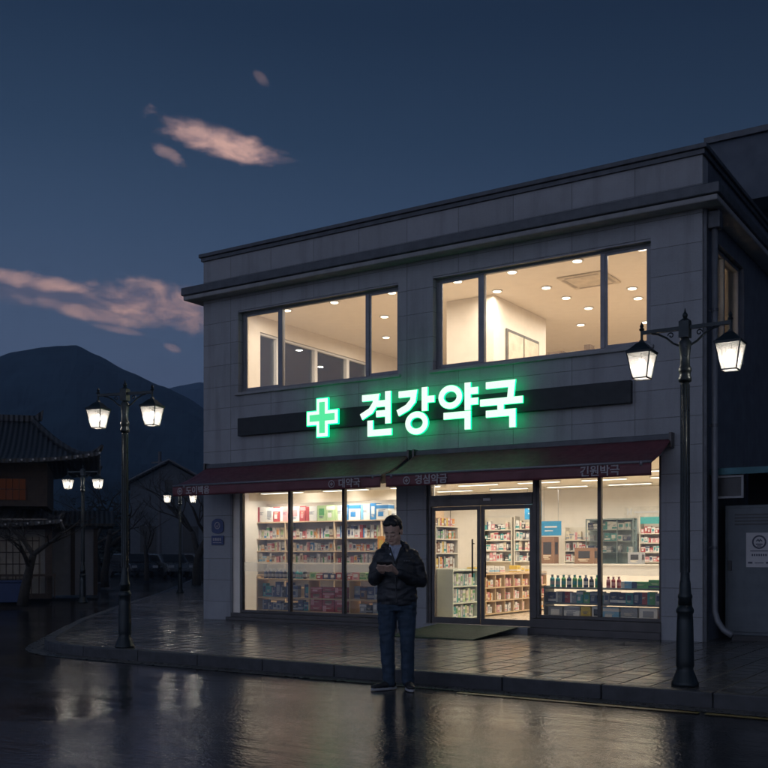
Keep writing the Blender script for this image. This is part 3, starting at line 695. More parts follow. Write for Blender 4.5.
m = MB(); fw = .03; m.box(-.20, .20, -.03, 0, .13, .13 + fw); m.box(-.20, .20, -.03, 0, -.16, -.13); m.box(-.20, -.20 + fw, -.03, 0, -.13, .13); m.box(.20 - fw, .20, -.03, 0, -.13, .13); m.build('frame', CONC, t)
m = MB(); m.box(-.165, .165, 0.001, .3, -.125, .125); m.build('box', BLACKP, t)
m = MB(); m.box(-.2, -.18, .02, .04, .161, .19); m.box(.18, .2, .02, .04, .161, .19); m.build('hanger', CONC, t)

# neighbouring building behind on the right
t = thing('neighbour_building', 'dark taller building with an overhanging top storey behind the pharmacy on the right', 'building', (0, 0, 0))
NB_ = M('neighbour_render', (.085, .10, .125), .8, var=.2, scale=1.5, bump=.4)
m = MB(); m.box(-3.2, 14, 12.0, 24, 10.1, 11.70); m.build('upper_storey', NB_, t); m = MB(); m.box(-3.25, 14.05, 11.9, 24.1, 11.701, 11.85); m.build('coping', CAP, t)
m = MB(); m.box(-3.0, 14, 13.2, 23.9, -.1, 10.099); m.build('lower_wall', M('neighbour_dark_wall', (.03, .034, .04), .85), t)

# ================================================================== STREET LAMPS
AR = .405
HAZE_D = .0007
def lamp(label, loc, rz, e, proto=None):
    if proto: 
        t = copy_tree(proto); t.location = loc; t.rotation_euler = (0, 0, rz); t['label'] = label; return t
    t = thing('street_lamp', label, 'street lamp', loc, rz, 'twin-lantern iron street lamps along the pavement')
    m = MB(); m.lathe([(.126, 0), (.126, .03), (.114, .05), (.102, .085), (.084, .13), (.074, .16), (.083, .19), (.082, .24), (.080, .40), (.074, .60), (.070, .66), (.081, .675), (.082, .70), (.070, .72), (.064, .74)], 12)
    m.build('base', IRON, t, smooth=True, bevel=0)
    m = MB(); m.lathe([(.064, .741), (.060, .80), (.066, .81), (.066, .83), (.055, .85), (.050, .94), (.043, .98), (.041, 1.02), (.037, 2.78)], 16); m.build('shaft', IRON, t, smooth=True)
    m = MB()
    for k in range(10):
        an = 2 * pi * k / 10; m.tube([(.0415 * cos(an), .0415 * sin(an), 1.04), (.038 * cos(an), .038 * sin(an), 2.76)], .006, 4)
    m.build('flutes', IRON, t)
    m = MB(); m.lathe([(.045, 2.781), (.058, 2.79), (.060, 2.82), (.050, 2.84), (.050, 2.87), (.058, 2.88), (.058, 2.91), (.044, 2.93), (.042, 3.00), (.054, 3.11), (.056, 3.15), (.038, 3.17), (.038, 3.19)], 16); m.build('collar', IRON, t, smooth=True)
    m = MB(); m.box(-.046, .046, -.046, .046, 3.19, 3.34); m.lathe([(.056, 3.34), (.040, 3.355), (.018, 3.37), (.025, 3.39), (.025, 3.40), (.010, 3.425), (.003, 3.46)], 12); m.build('finial', IRON, t)
    for s_ in (-1, 1):
        m = MB(); m.box(*sorted((s_ * .047, s_ * AR)), -.015, .015, 3.265, 3.298)
        m.tube([(s_ * .05, 0, 3.12), (s_ * .11, 0, 3.15), (s_ * .17, 0, 3.205), (s_ * .25, 0, 3.25), (s_ * .31, 0, 3.264)], .010, 6)
        pts = [(s_ * (.13 + .030 * cos(a_ * .5) * (1 - a_ / 18)), 0, 3.225 + .030 * sin(a_ * .5) * (1 - a_ / 18)) for a_ in range(14)]; m.tube(pts, .006, 5)
        m.build('arm', IRON, t)
        L = bpy.data.objects.new('lantern', None); C.objects.link(L); L.parent = t; L.location = (s_ * AR, 0, 0); L.rotation_euler = (0, 0, RAD(0))
        m = MB(); m.tube([(0, 0, 3.30), (0, 0, 3.17)], .013, 8); m.lathe([(.020, 3.30), (.026, 3.315), (.014, 3.33), (.020, 3.345), (.004, 3.38)], 10)
        m.lathe([(.168, 3.095), (.170, 3.105), (.120, 3.135), (.055, 3.185), (.030, 3.195), (.022, 3.215)], 4, mtx=Matrix.Rotation(pi / 4, 3, 'Z')); m.build('lantern_roof', IRON, L)
        zt, zb, wt, wb = 3.093, 2.855, .110, .066
        m = MB()
        for a_ in (-1, 1):
            for b_ in (-1, 1): m.tube([(a_ * wt, b_ * wt, zt), (a_ * wb, b_ * wb, zb)], .0065, 4)
        for (w, z) in ((wt, zt - .004), (wb, zb)):
            for a_ in (-1, 1): m.tube([(-w, a_ * w, z), (w, a_ * w, z)], .0075, 4); m.tube([(a_ * w, -w, z), (a_ * w, w, z)], .0075, 4)
        m.build('lantern_cage', IRON, L)
        m = MB(); k1, k2 = wt - .003, wb - .003
        lo = [(-k2, -k2, zb), (k2, -k2, zb), (k2, k2, zb), (-k2, k2, zb)]; hi = [(-k1, -k1, zt), (k1, -k1, zt), (k1, k1, zt), (-k1, k1, zt)]
        vl = [m.bm.verts.new(p) for p in lo]; vh = [m.bm.verts.new(p) for p in hi]
        for k in range(4): m._f([vl[k], vl[(k + 1) % 4], vh[(k + 1) % 4], vh[k]])
        m._f(vl[::-1]); m.build('lantern_glass', LANTERN, L)
        m = MB(); m.ell((0, 0, 2.99), (.036, .036, .048), n=12, m=8); m.build('bulb', EM('bulb_glow', (1.0, .93, .82), 9), L, smooth=True)
        m = MB(); m.tube([(0, 0, 3.09), (0, 0, 3.04)], .015, 6); m.build('socket', IRON, L)
        d = bpy.data.lights.new('lantern_light', 'POINT'); d.energy = e; d.color = (1.0, .91, .78); d.shadow_soft_size = .05
        o = bpy.data.objects.new('lantern_light', d); C.objects.link(o); o.parent = L; o.location = (0, 0, 2.98)
    return t
A0 = lamp('twin-lantern iron street lamp at the kerb in front of the right end of the shop', (1.16, -4.79, 0), 0, 20)
lamp('twin-lantern iron street lamp at the kerb left of the shop, in front of the mountain', (-6.0, -4.98, 0), RAD(14), 0, A0)
lamp('twin-lantern iron street lamp across the side street beside the tiled-roof house', (-16.11, 2.87, 0), RAD(22), 0, A0)
lamp('farthest twin-lantern iron street lamp, half hidden by the end of the left awning', (-18.79, 8.98, 0), RAD(33), 0, A0)

# ================================================================== SHOP GOODS
PAL = {'white': (.74, .72, .68), 'cream': (.72, .63, .47), 'red': (.40, .06, .06), 'pink': (.66, .30, .30), 'blue': (.04, .22, .50), 'teal': (.05, .30, .30), 'green': (.10, .34, .12),
       'yellow': (.72, .50, .07), 'orange': (.75, .30, .04), 'navy': (.04, .06, .14), 'brown': (.22, .12, .07), 'grey': (.30, .31, .33), 'pale green': (.45, .60, .30), 'black': (.03, .03, .035), 'sky blue': (.20, .45, .66)}
def pm(c): return M('goods_' + c.replace(' ', '_'), PAL[c], .5, var=.07, scale=30)
_gm = {}
def goods_mesh(w, d, h, body, stripe, kind, style=0):
    key = (round(w, 2), round(d, 2), round(h, 2), body, stripe, kind, style)
    if key in _gm: return _gm[key]
    m = MB()
    if kind == 'bottle':
        r = min(w, d) / 2 * .92; m.lathe([(r * .95, 0), (r, .01), (r, h * .66), (r * .8, h * .74), (r * .42, h * .8), (r * .42, h * .86)], 10)
        m.mi = 1; m.lathe([(r * .55, h * .861), (r * .55, h)], 10); m.lathe([(r * 1.02, h * .2), (r * 1.02, h * .5)], 10)
    else:
        m.box(-w / 2, w / 2, -d / 2, d / 2, 0, h); m.mi = 1
        e = .0015; m.mi = 2
        for q, (a_, c_) in enumerate(((.05, .62), (.05, .45), (.12, .55))): zz_ = h * (.60 - .065 * q) if style != 2 else h * (.28 - .06 * q); m.box(-w * .36 + w * a_, -w * .36 + w * c_, -d / 2 - e * .8, -d / 2 + .002, zz_, zz_ + h * .028)
        m.mi = 1
        if style == 0: m.box(-w / 2 - e, w / 2 + e, -d / 2 - e, d / 2 + e, h * .12, h * .34)
        elif style == 1: m.box(-w / 2 - e, -w / 2 + w * .3, -d / 2 - e, d / 2 + e, .004, h - .004)
        elif style == 2: m.box(-w * .3, w * .3, -d / 2 - e, -d / 2 + .003, h * .35, h * .8); m.box(w / 2 - .003, w / 2 + e, -d * .3, d * .3, h * .35, h * .8)
        else: m.box(-w / 2 - e, w / 2 + e, -d / 2 - e, d / 2 + e, h * .70, h * .93); m.box(-w * .34, w * .1, -d / 2 - e, -d / 2 + .003, h * .2, h * .5)
    bmesh.ops.recalc_face_normals(m.bm, faces=m.bm.faces)
    me = bpy.data.meshes.new(kind); m.bm.to_mesh(me); m.bm.free(); me.materials.append(pm(body)); me.materials.append(pm(stripe)); me.materials.append(pm('navy' if body in ('white', 'cream', 'yellow', 'pink', 'pale green') else 'cream')); _gm[key] = me; return me
def goods(name, cat, loc, rz, w, d, h, body, stripe, kind, label, group, style=0):
    o = bpy.data.objects.new(name, goods_mesh(w, d, h, body, stripe, kind, style)); C.objects.link(o); o.location = loc; o.rotation_euler = (0, 0, rz); return tag(o, label, cat, group)
def shelf_unit(name, label, loc, rz, W_, D_, H_, boards, divs, mat, back=True, side=True, group=None, backmat=None, cat='shelf'):
    t = thing(name, label, cat, loc, rz, group); th = .022
    for x in [-W_ / 2, W_ / 2 - th] if side else []:
        m = MB(); m.box(x, x + th, -D_ / 2, D_ / 2, 0, H_); m.build('side_panel', mat, t)
    for z in boards:
        m = MB(); m.box(-W_ / 2 + th + .001, W_ / 2 - th - .001, -D_ / 2, D_ / 2 - .012, z - th, z); m.build('board', mat, t)
    for x in divs:
        m = MB(); zz = [0] + list(boards)
        for a, b_ in zip(boards, boards[1:]): m.box(x - .010, x + .010, -D_ / 2 + .003, D_ / 2 - .014, a + .001, b_ - th - .001)
        m.build('divider', mat, t)
    if back: m = MB(); m.box(-W_ / 2 + th + .001, W_ / 2 - th - .001, D_ / 2 - .010, D_ / 2, .03, H_); m.build('back_panel', backmat or mat, t)
    return t
def local(loc, rz, x, y, z): return Vector(loc) + Matrix.Rotation(rz, 3, 'Z') @ Vector((x, y, z))
def fill(loc, rz, x0, x1, y, z, hmax, cols, what, where, group, kind='box', wr=(.07, .13), d=.10, gap=.008, name='medicine_box', cat='medicine box', skip=.05, divs=(), hr=(.62, .97)):
    x = x0; k = 0
    while True:
        w = round(random.uniform(*wr), 2)
        if x + w > x1: break
        if any(x - .02 < q < x + w + .02 for q in divs): x += .02; continue
        if random.random() < skip: x += w; continue
        body, stripe = random.choice(cols); h = round(hmax * random.uniform(*hr), 2); st = random.randrange(4)
        lab = '%s-and-%s %s, %s on %s' % (body.replace(' ', '-'), stripe.replace(' ', '-'), what, ORD[k] if k else 'first', where)
        goods(name, cat, local(loc, rz, x + w / 2, y + random.uniform(-.01, .01), z), rz + random.uniform(-.03, .03), w, d, h, body, stripe, kind, lab, group, st)
        x += w + gap; k += 1
WHT = [('white', 'red'), ('white', 'blue'), ('white', 'pink'), ('cream', 'orange'), ('white', 'green'), ('cream', 'brown'), ('white', 'navy'), ('pink', 'white'), ('white', 'sky blue'), ('red', 'white'), ('white', 'grey'), ('cream', 'pale green')]
DRK = [('navy', 'grey'), ('teal', 'navy'), ('grey', 'navy'), ('black', 'grey'), ('navy', 'teal')]
# long wall shelf behind the left window
gl = (-7.07, 1.42, .10); GW = 4.14; bz = [.30, .58, .82, 1.05, 1.28, 1.52, 1.85]
dv = [-1.30, -.13, .93]
shelf_unit('wall_shelf', 'long cream wall shelf packed with medicine boxes behind the left shop window', gl, 0, GW, .32, 2.12, [z - .1 for z in bz], dv, M('shelf_wood_cream', (.66, .50, .33), .5, var=.08), backmat=CREAM2)
rn = {6: 'fourth board up', 5: 'fifth', 4: 'x'}
for nm, z, hm in (('lowest lit row of the long wall shelf', 1.05, .185), ('second lit row of the long wall shelf', 1.28, .19), ('third lit row of the long wall shelf', 1.52, .26)):
    fill((gl[0], gl[1], 0), 0, -2.02, 2.02, -.05, z + .001, hm, WHT, 'box', nm, 'medicine boxes on the long wall shelf', wr=(.05, .10), divs=dv, skip=.03, hr=(.5, .97))
tops = [('white', 'red', .20), ('white', 'grey', .18), ('red', 'white', .16), ('pink', 'white', .22), ('white', 'pink', .24), ('red', 'pink', .14), ('white', 'red', .26), ('pale green', 'green', .2), ('pale green', 'white', .2), ('white', 'pale green', .18), ('blue', 'white', .10), ('white', 'blue', .26), ('white', 'sky blue', .2), ('blue', 'white', .12), ('white', 'blue', .26), ('white', 'cream', .2), ('cream', 'pink', .22), ('cream', 'white', .2), ('white', 'red', .2)]
x = -2.02
for k, (b_, s_, w) in enumerate(tops):
    if x + w > 2.03: break
    h = .30 if k < 15 else .17
    goods('gift_box', 'gift box', (gl[0] + x + w / 2, gl[1] - .03, 1.851), 0, w, .2, round(h - .02 * random.random(), 2), b_, s_, 'box', '%s gift box with %s panel, %s on top of the long wall shelf' % (b_, s_, ORD[k] if k else 'first'), 'large boxes on top of the long wall shelf', (1, 2, 3)[k % 3]); x += w + .012
# window display inside the left window
dlc = (-6.75, .62, .10)
shelf_unit('display_shelf', 'low wooden display shelf standing right behind the left shop window', dlc, 0, 3.30, .34, .70, [.08, .32, .66], [-.42, .48], M('display_wood', (.58, .40, .22), .5, var=.1), back=False)
fill((dlc[0], dlc[1], 0), 0, -1.60, -.46, 0, .181, .20, DRK + [('white', 'navy'), ('grey', 'white')], 'box', 'bottom tier of the left window display', 'boxes in the left window display', wr=(.09, .14))
fill((dlc[0], dlc[1], 0), 0, .50, 1.60, 0, .181, .20, DRK + [('grey', 'white'), ('teal', 'white')], 'box', 'bottom tier at the right end of the left window display', 'boxes in the left window display', wr=(.09, .15))
fill((dlc[0], dlc[1], 0), 0, -1.60, -.46, 0, .421, .30, DRK, 'box', 'middle tier of the left window display', 'boxes in the left window display', wr=(.08, .14), hr=(.6, .98))
fill((dlc[0], dlc[1], 0), 0, .50, 1.60, 0, .421, .28, DRK + [('brown', 'grey'), ('brown', 'navy')], 'box', 'middle tier at the right end of the left window display', 'boxes in the left window display', wr=(.09, .15), hr=(.7, .98))
for j, zz in enumerate((.181, .295, .411, .527)):
    for k in range(3):
        goods('red_carton', 'carton', (dlc[0] - .28 + k * .27, dlc[1], zz), random.uniform(-.03, .03), .25, .26, .11 if j < 3 else .09, 'red', ('brown', 'pink')[(j + k) % 2], 'box',
              'red carton, %s from left in the %s layer of the left window stack' % (('first', 'second', 'third')[k], ('bottom', 'second', 'third', 'top')[j]), 'red cartons stacked in the left window display', (j + k) % 4)
fill((dlc[0], dlc[1], 0), 0, -1.60, -.55, 0, .761, .19, [('navy', 'teal'), ('navy', 'grey'), ('black', 'grey'), ('teal', 'grey')], 'bottle', 'top tier of the left window display', 'dark bottles on top of the left window display', 'bottle', (.08, .08), .08, .012, 'bottle', 'bottle', 0, hr=(.85, .95))
fill((dlc[0], dlc[1], 0), 0, .95, 1.60, 0, .761, .19, [('navy', 'green'), ('teal', 'grey'), ('black', 'teal')], 'bottle', 'top tier of the left window display, right end', 'dark bottles on top of the left window display', 'bottle', (.08, .08), .08, .012, 'bottle', 'bottle', 0, hr=(.85, .95))
fill((dlc[0], dlc[1], 0), 0, -.50, .90, 0, .761, .15, [('pink', 'white'), ('red', 'white'), ('navy', 'white'), ('pale green', 'green'), ('white', 'pink')], 'box', 'top tier in the middle of the left window display', 'boxes in the left window display', wr=(.09, .16))
goods('orange_notice', 'notice', (-6.12, 1.235, 1.20), 0, .15, .006, .34, 'orange', 'yellow', 'box', 'bright orange notice hanging on the front of the long wall shelf', None, 2)

# shelves along the left side of the entrance hall (faces +X): rz=90deg -> local -Y faces +X
rzE = pi / 2
a1 = (-4.52, 1.05, .10)
shelf_unit('side_shelf', 'white low shelf just inside the left entrance door', (-4.42, 1.05, .10), rzE, .92, .30, .86, [.04, .30, .58, .85], [], M('white_green_shelf', (.62, .66, .54), .45, var=.06))
for nm, z, hm in (('bottom', .14, .22), ('middle', .40, .24), ('top', .68, .22)):
    fill((-4.42, 1.05, 0), rzE, -.43, .43, -.03, z + .002, hm, [('white', 'green'), ('pale green', 'white'), ('teal', 'white'), ('grey', 'white'), ('white', 'pink'), ('cream', 'grey')], 'box', nm + ' tier of the low shelf by the left door', 'boxes on the low shelf by the entrance', name='entrance_medicine_box', cat='supplement box', wr=(.05, .09), d=.14, skip=.02, hr=(.8, .98))  # generic medicine boxes, same kind as on the long wall shelf
shelf_unit('tall_shelf', 'tall white shelf rising behind the low one inside the left entrance door', (-4.76, 1.02, .10), rzE, .80, .28, 1.60, [.04, .88, 1.14, 1.38, 1.60], [], WHITESH)
for nm, z, hm in (('first', .98, .2), ('second', 1.24, .2), ('third', 1.48, .17), ('top', 1.70, .14)):
    fill((-4.76, 1.02, 0), rzE, -.38, .38, -.03, z + .002, hm, [('pink', 'white'), ('red', 'white'), ('white', 'teal'), ('yellow', 'white'), ('grey', 'green'), ('orange', 'white'), ('white', 'brown'), ('brown', 'white')], 'box', nm + ' tier of the tall shelf by the left door', 'boxes on the tall shelf by the entrance', name='entrance_medicine_box', cat='supplement box', wr=(.05, .08), d=.12, skip=.02, hr=(.75, .98))  # the tall shelf holds plain medicine boxes too
hz = [.05, .28, .52, .76]; hd = [-1.5 + k * .375 for k in range(1, 8)]
shelf_unit('pigeonhole_cabinet', 'long pale wood pigeonhole cabinet running back from the entrance doors', (-4.52, 3.08, .10), rzE, 3.0, .34, .78, hz, hd, WOOD)
for nm, z, hm in (('bottom', .15, .17), ('middle', .38, .18), ('top', .62, .18)):
    fill((-4.52, 3.08, 0), rzE, -1.47, 1.47, -.05, z + .002, hm, [('cream', 'brown'), ('cream', 'orange'), ('white', 'pink'), ('pink', 'cream'), ('white', 'grey'), ('red', 'cream')], 'box', nm + ' row of the pigeonhole cabinet', 'boxes in the pigeonhole cabinet', name='pigeonhole_medicine_box', cat='ointment box', wr=(.06, .10), d=.16, skip=.05, divs=hd)  # ordinary medicine boxes, as elsewhere in the shop
fill((-4.52, 3.08, 0), rzE, -1.4, 1.4, 0, .882, .13, [('white', 'sky blue'), ('white', 'pink'), ('cream', 'yellow'), ('yellow', 'white')], 'box', 'top of the pigeonhole cabinet', 'boxes on top of the pigeonhole cabinet', wr=(.14, .24), d=.16, skip=.35)

# back wall shelves
RB = 8.86
def backshelf(label, x0, x1, zb, zt, n, cols, where, group, mat=WHITESH, wr=(.06, .11), y=RB, header=None):
    cx = (x0 + x1) / 2; t = shelf_unit('back_shelf', label, (cx, y, .10), 0, x1 - x0, .30, zt - .10 + (.18 if header else .05), [.04] + [zb - .10 + (zt - zb) * k / n for k in range(n)], [], mat, group='shelves on the back wall')
    if header: m = MB(); m.box(-(x1 - x0) / 2 + .03, (x1 - x0) / 2 - .03, -.152, -.14, zt - .10 + .0, zt - .10 + .16); m.build('header_panel', pm(header), t)
    for k in range(n):
        fill((cx, y, 0), 0, -(x1 - x0) / 2 + .03, (x1 - x0) / 2 - .03, -.05, zb + (zt - zb) * k / n + .002, (zt - zb) / n - .03, cols, 'box', '%s tier of the %s' % (('bottom', 'second', 'third', 'fourth', 'top')[k], where), group, wr=wr, skip=.04, name='back_medicine_box', cat='tonic box', hr=(.5, .97))  # every tier holds the same generic medicine boxes
    return t
DK2 = [('black', 'white'), ('teal', 'white'), ('white', 'navy'), ('white', 'teal'), ('grey', 'white'), ('white', 'red'), ('cream', 'pink'), ('pink', 'white')]
backshelf('back-wall shelf seen through the glass doors, left bay', -8.05, -7.12, 1.05, 2.10, 4, DK2, 'left bay behind the doors', 'boxes on the left back shelf')
backshelf('back-wall shelf seen through the glass doors, right bay', -7.06, -6.50, 1.05, 2.12, 4, DK2, 'right bay behind the doors', 'boxes on the second back shelf')
backshelf('back-wall shelf between the blue signs and the glass medicine case', -5.72, -5.05, 1.05, 1.82, 3, [('pink', 'white'), ('white', 'pink'), ('white', 'red'), ('cream', 'grey')], 'shelf left of the glass case', 'boxes on the shelf left of the glass case', wr=(.06, .11))
backshelf('narrow back-wall shelf with a teal header right of the glass case', -3.86, -3.20, 1.05, 1.92, 4, [('red', 'white'), ('white', 'teal'), ('pink', 'white'), ('white', 'navy'), ('teal', 'white')], 'teal-headed shelf', 'boxes on the teal-headed shelf', header='teal', wr=(.06, .10))
# glass medicine case
t = thing('glass_cabinet', 'grey-green glass medicine case in the middle of the back wall', 'glass cabinet', (-4.48, 8.45, .10))
m = MB(); m.box(-.58, .58, -.02, .25, .02, .88); m.build('base_cupboard', GREYSH, t)
m = MB(); m.box(-.58, .58, .235, .25, .881, 1.95); m.build('back_panel', M('case_back', (.20, .27, .27), .5), t)
m = MB()
for x in (-.58, -.20, .18, .56): m.box(x, x + .02, -.02, 0, .881, 1.95)
m.box(-.56, .56, -.02, .234, 1.92, 1.95); m.build('frame', M('case_frame', (.16, .20, .19), .4, .3), t)
for z in (1.15, 1.42, 1.68): m = MB(); m.box(-.555, .555, .02, .233, z, z + .012); m.build('board', GREYSH, t)
m = MB(); m.box(-.555, .555, -.012, -.006, .885, 1.915); m.build('pane', GLASS, t)
for nm, z in (('lower', 1.163), ('middle', 1.433), ('upper', 1.693)):
    fill((-4.48, 8.55, 0), 0, -.54, .54, .0, z + .10, .2, [('teal', 'white'), ('grey', 'white'), ('orange', 'red'), ('white', 'teal'), ('navy', 'grey')], 'box', nm + ' board inside the glass medicine case', 'boxes inside the glass medicine case', wr=(.10, .16), d=.12, skip=.25)
# dispensing counter
t = thing('shop_counter', 'long cream dispensing counter in front of the back-wall shelves', 'counter', (-4.3, 7.6, .10))
m = MB(); m.box(-1.5, 1.6, -.3, .3, 0, .86); m.build('front', CREAM, t); m = MB(); m.box(-1.55, 1.65, -.34, .34, .861, .90); m.build('top', WHITESH, t, bevel=.006)
for k, (x, w, h, c_, lb) in enumerate(((-6.02, .34, .62, 'brown', 'tall brown box standing on the left end of the dispensing counter'), (-4.72, .46, .36, 'brown', 'squat brown appliance box in the middle of the dispensing counter'), (-3.55, .3, .26, 'grey', 'grey monitor back standing on the right part of the dispensing counter'))):
    if k == 0: x = -5.62
    goods('counter_box', 'box', (x, 7.62, 1.001), 0, w, .26, h, c_, 'black', 'box', lb, None, 2)
# blue hanging signs
for x, y, z, w, h, lb in ((-6.30, 8.2, 2.06, .44, .44, 'square bright blue hanging sign seen just left of the door mullion'), (-5.75, 8.0, 1.66, .52, .34, 'wide bright blue hanging sign above the counter behind the right shop window')):
    t = thing('hanging_sign', lb, 'sign', (x, y, z)); m = MB(); m.box(-w / 2, w / 2, -.01, .01, 0, h); m.build('board', M('bright_blue_acrylic', (.03, .28, .55), .35, var=.06), t)
    m = MB(); m.tube([(-w * .35, 0, h), (-w * .35, 0, 2.818 - z)], .004, 4); m.tube([(w * .35, 0, h), (w * .35, 0, 2.818 - z)], .004, 4); m.build('wire', GRMET, t)
    m = MB(); m.box(-w * .3, w * .3, -.013, -.0105, h * .55, h * .65); m.box(-w * .3, w * .1, -.013, -.0105, h * .3, h * .36); m.build('print', WHITEP, t)
t = thing('wall_lettering_board', 'pale lettering panel high on the back wall behind the right shop window', 'sign', (-3.75, YB - .245, 2.20))
m = MB(); m.box(-.6, .6, 0, .015, -.12, .14); m.build('panel', M('pale_panel', (.70, .66, .58), .5), t)
m = MB(); m.stroke([(-.5, .1), (-.5, -.06)], .03, -.01, -.002); m.stroke([(-.42, .1), (-.42, -.06)], .03, -.01, -.002); m.stroke([(-.5, .02), (-.42, .02)], .03, -.009, -.001); m.box(-.34, .5, -.008, -.001, -.01, .03); m.build('print', WHITEP, t)

# right window display (two glass-topped tiers close to the glass)
drc = (-1.62, .62, .10); 
shelf_unit('display_rack', 'low glass-edged display rack right behind the right shop window', drc, 0, 1.90, .36, .62, [.10, .36, .60], [], M('display_dark_frame', (.10, .12, .11), .4, .3), back=False, cat='display rack')
fill((drc[0], drc[1], 0), 0, -.92, .92, 0, .462, .19, [('navy', 'grey'), ('teal', 'white'), ('grey', 'white'), ('navy', 'white'), ('red', 'navy'), ('green', 'teal'), ('teal', 'navy'), ('grey', 'navy')], 'box', 'middle tier of the right window display', 'boxes in the right window display', wr=(.09, .12), d=.14, skip=0, hr=(.85, .98))
x = -.90; k = 0
for w, b_, s_ in ((.24, 'grey', 'white'), (.26, 'white', 'grey'), (.16, 'yellow', 'brown'), (.14, 'white', 'black'), (.27, 'sky blue', 'white'), (.26, 'grey', 'white'), (.28, 'white', 'grey'), (.10, 'red', 'white')):
    goods('carton', 'carton', (drc[0] + x + w / 2, drc[1], .202), random.uniform(-.03, .03), w - .01, .26, round(.20 + .02 * random.random(), 2), b_, s_, 'box', '%s carton with %s print, %s on floor tier of right window display' % (b_, s_, ORD[k] if k else 'first'), 'cartons in the right window display', (2, 3, 0)[k % 3]); x += w + .02; k += 1
fill((drc[0], drc[1], 0), 0, -.92, -.05, 0, .702, .20, [('navy', 'white'), ('black', 'grey'), ('teal', 'grey'), ('green', 'teal')], 'bottle', 'top of the right window display', 'bottles on top of the right window display', 'bottle', (.08, .08), .08, .012, 'bottle', 'bottle', 0, hr=(.85, .95))
fill((drc[0], drc[1], 0), 0, .0, .24, 0, .702, .19, [('red', 'pink'), ('pink', 'red')], 'bottle', 'top of the right window display, red group', 'bottles on top of the right window display', 'bottle', (.075, .075), .08, .01, 'bottle', 'bottle', 0, hr=(.85, .95))
fill((drc[0], drc[1], 0), 0, .27, .92, 0, .702, .15, [('teal', 'white'), ('green', 'navy'), ('grey', 'white'), ('sky blue', 'white')], 'box', 'top of the right window display at its right end', 'boxes in the right window display', wr=(.16, .24), d=.2, skip=0)

# ================================================================== PERSON
dg = bpy.context.evaluated_depsgraph_get
def fuse(name, mb, mat, parent, voxel, smooth=4, wr=0, wscale=8, shade=True):
    bmesh.ops.recalc_face_normals(mb.bm, faces=mb.bm.faces)
    me = bpy.data.meshes.new(name); mb.bm.to_mesh(me); mb.bm.free(); o = bpy.data.objects.new(name, me); C.objects.link(o)
    r = o.modifiers.new('r', 'REMESH'); r.mode = 'VOXEL'; r.voxel_size = voxel
    if smooth: s_ = o.modifiers.new('s', 'SMOOTH'); s_.iterations = smooth; s_.factor = .5
    bpy.context.view_layer.update()
    m2 = bpy.data.meshes.new_from_object(o.evaluated_get(dg())); bpy.data.objects.remove(o)
    if wr:
        nr = [v.normal.copy() for v in m2.vertices]
        for v, n_ in zip(m2.vertices, nr):
            p = v.co; q = Vector((p.x * wscale, p.y * wscale, p.z * wscale * 1.9)); a = noise.fractal(q, 1.0, 2.0, 3); rdg = 1 - abs(noise.noise(Vector((p.x * wscale * .7 + 5, p.y * wscale * .7, p.z * wscale * 1.5)))) * 2
            v.co = p + n_ * wr * (a * .7 + rdg * .5)
    m2.materials.clear(); m2.materials.append(mat); m2.name = name
    m2.polygons.foreach_set('use_smooth', [True] * len(m2.polygons))
    ob = bpy.data.objects.new(name, m2); C.objects.link(ob)
    if parent: ob.parent = parent
    return ob
def cap(mb, p0, r0, p1, r1, n=14):
    p0 = Vector(p0); p1 = Vector(p1); d = (p1 - p0).normalized(); L = (p1 - p0).length; pts = []; rs = []
    for k in range(5): a = pi / 2 * (1 - k / 4 * .96); pts.append(p0 - d * r0 * sin(a)); rs.append(max(.001, r0 * cos(a)))
    for k in range(1, 5): pts.append(p0.lerp(p1, k / 5)); rs.append(r0 + (r1 - r0) * k / 5)
    for k in range(5): a = pi / 2 * (k / 4 * .96 + .04); pts.append(p1 + d * r1 * sin(a)); rs.append(max(.001, r1 * cos(a)))
    mb.tube(pts, rs, n)
def chain(mb, pts, rs):
    for i in range(len(pts) - 1): cap(mb, pts[i], rs[i], pts[i + 1], rs[i + 1])
def loft(mb, secs, n=24):
    rings = []
    for (z, cx, cy, rx, ry) in secs: rings.append([mb.bm.verts.new((cx + rx * cos(2 * pi * k / n), cy + ry * sin(2 * pi * k / n), z)) for k in range(n)])
    for a, b_ in zip(rings, rings[1:]):
        for k in range(n): mb._f([a[k], a[(k + 1) % n], b_[(k + 1) % n], b_[k]])
    mb._f(rings[0][::-1]); mb._f(rings[-1])
PT = thing('person', 'man in black hooded jacket and dark jeans standing at the kerb, reading a phone', 'person', at(.118, 9.85, -.124), YAW)
# head frame: chin down, face turned a little to his right (camera left)
HM = Matrix.Translation((-.012, -.012, 1.440)) @ Matrix.Rotation(RAD(-20), 4, 'Z') @ Matrix.Rotation(RAD(24), 4, 'X') @ Matrix.Scale(1.12, 4)
def hp(x, y, z): return HM @ Vector((x, y, z))
body = MB()
def he(x, y, z, rx, ry, rz, n=20, mm=14, mb=None): (mb or body).ell(hp(x, y, z), (rx, ry, rz), HM.to_3x3(), n, mm)
he(0, .005, .158, .074, .093, .090)                 # cranium
he(0, -.030, .105, .060, .058, .085)                # face
he(0, -.045, .045, .043, .040, .036)                # jaw, chin
he(0, -.070, .030, .018, .016, .014)
for s_ in (-1, 1):
    he(s_ * .037, -.050, .082, .024, .024, .022); he(s_ * .049, -.012, .058, .017, .032, .030); he(s_ * .074, .006, .105, .010, .020, .032)
    he(s_ * .030, -.078, .111, .015, .008, .008)     # closed lids
he(0, -.078, .137, .048, .012, .012)                # brow
cap(body, hp(0, -.083, .125), .008, hp(0, -.102, .088), .0125); 
for s_ in (-1, 1): he(s_ * .012, -.092, .084, .008, .010, .007)
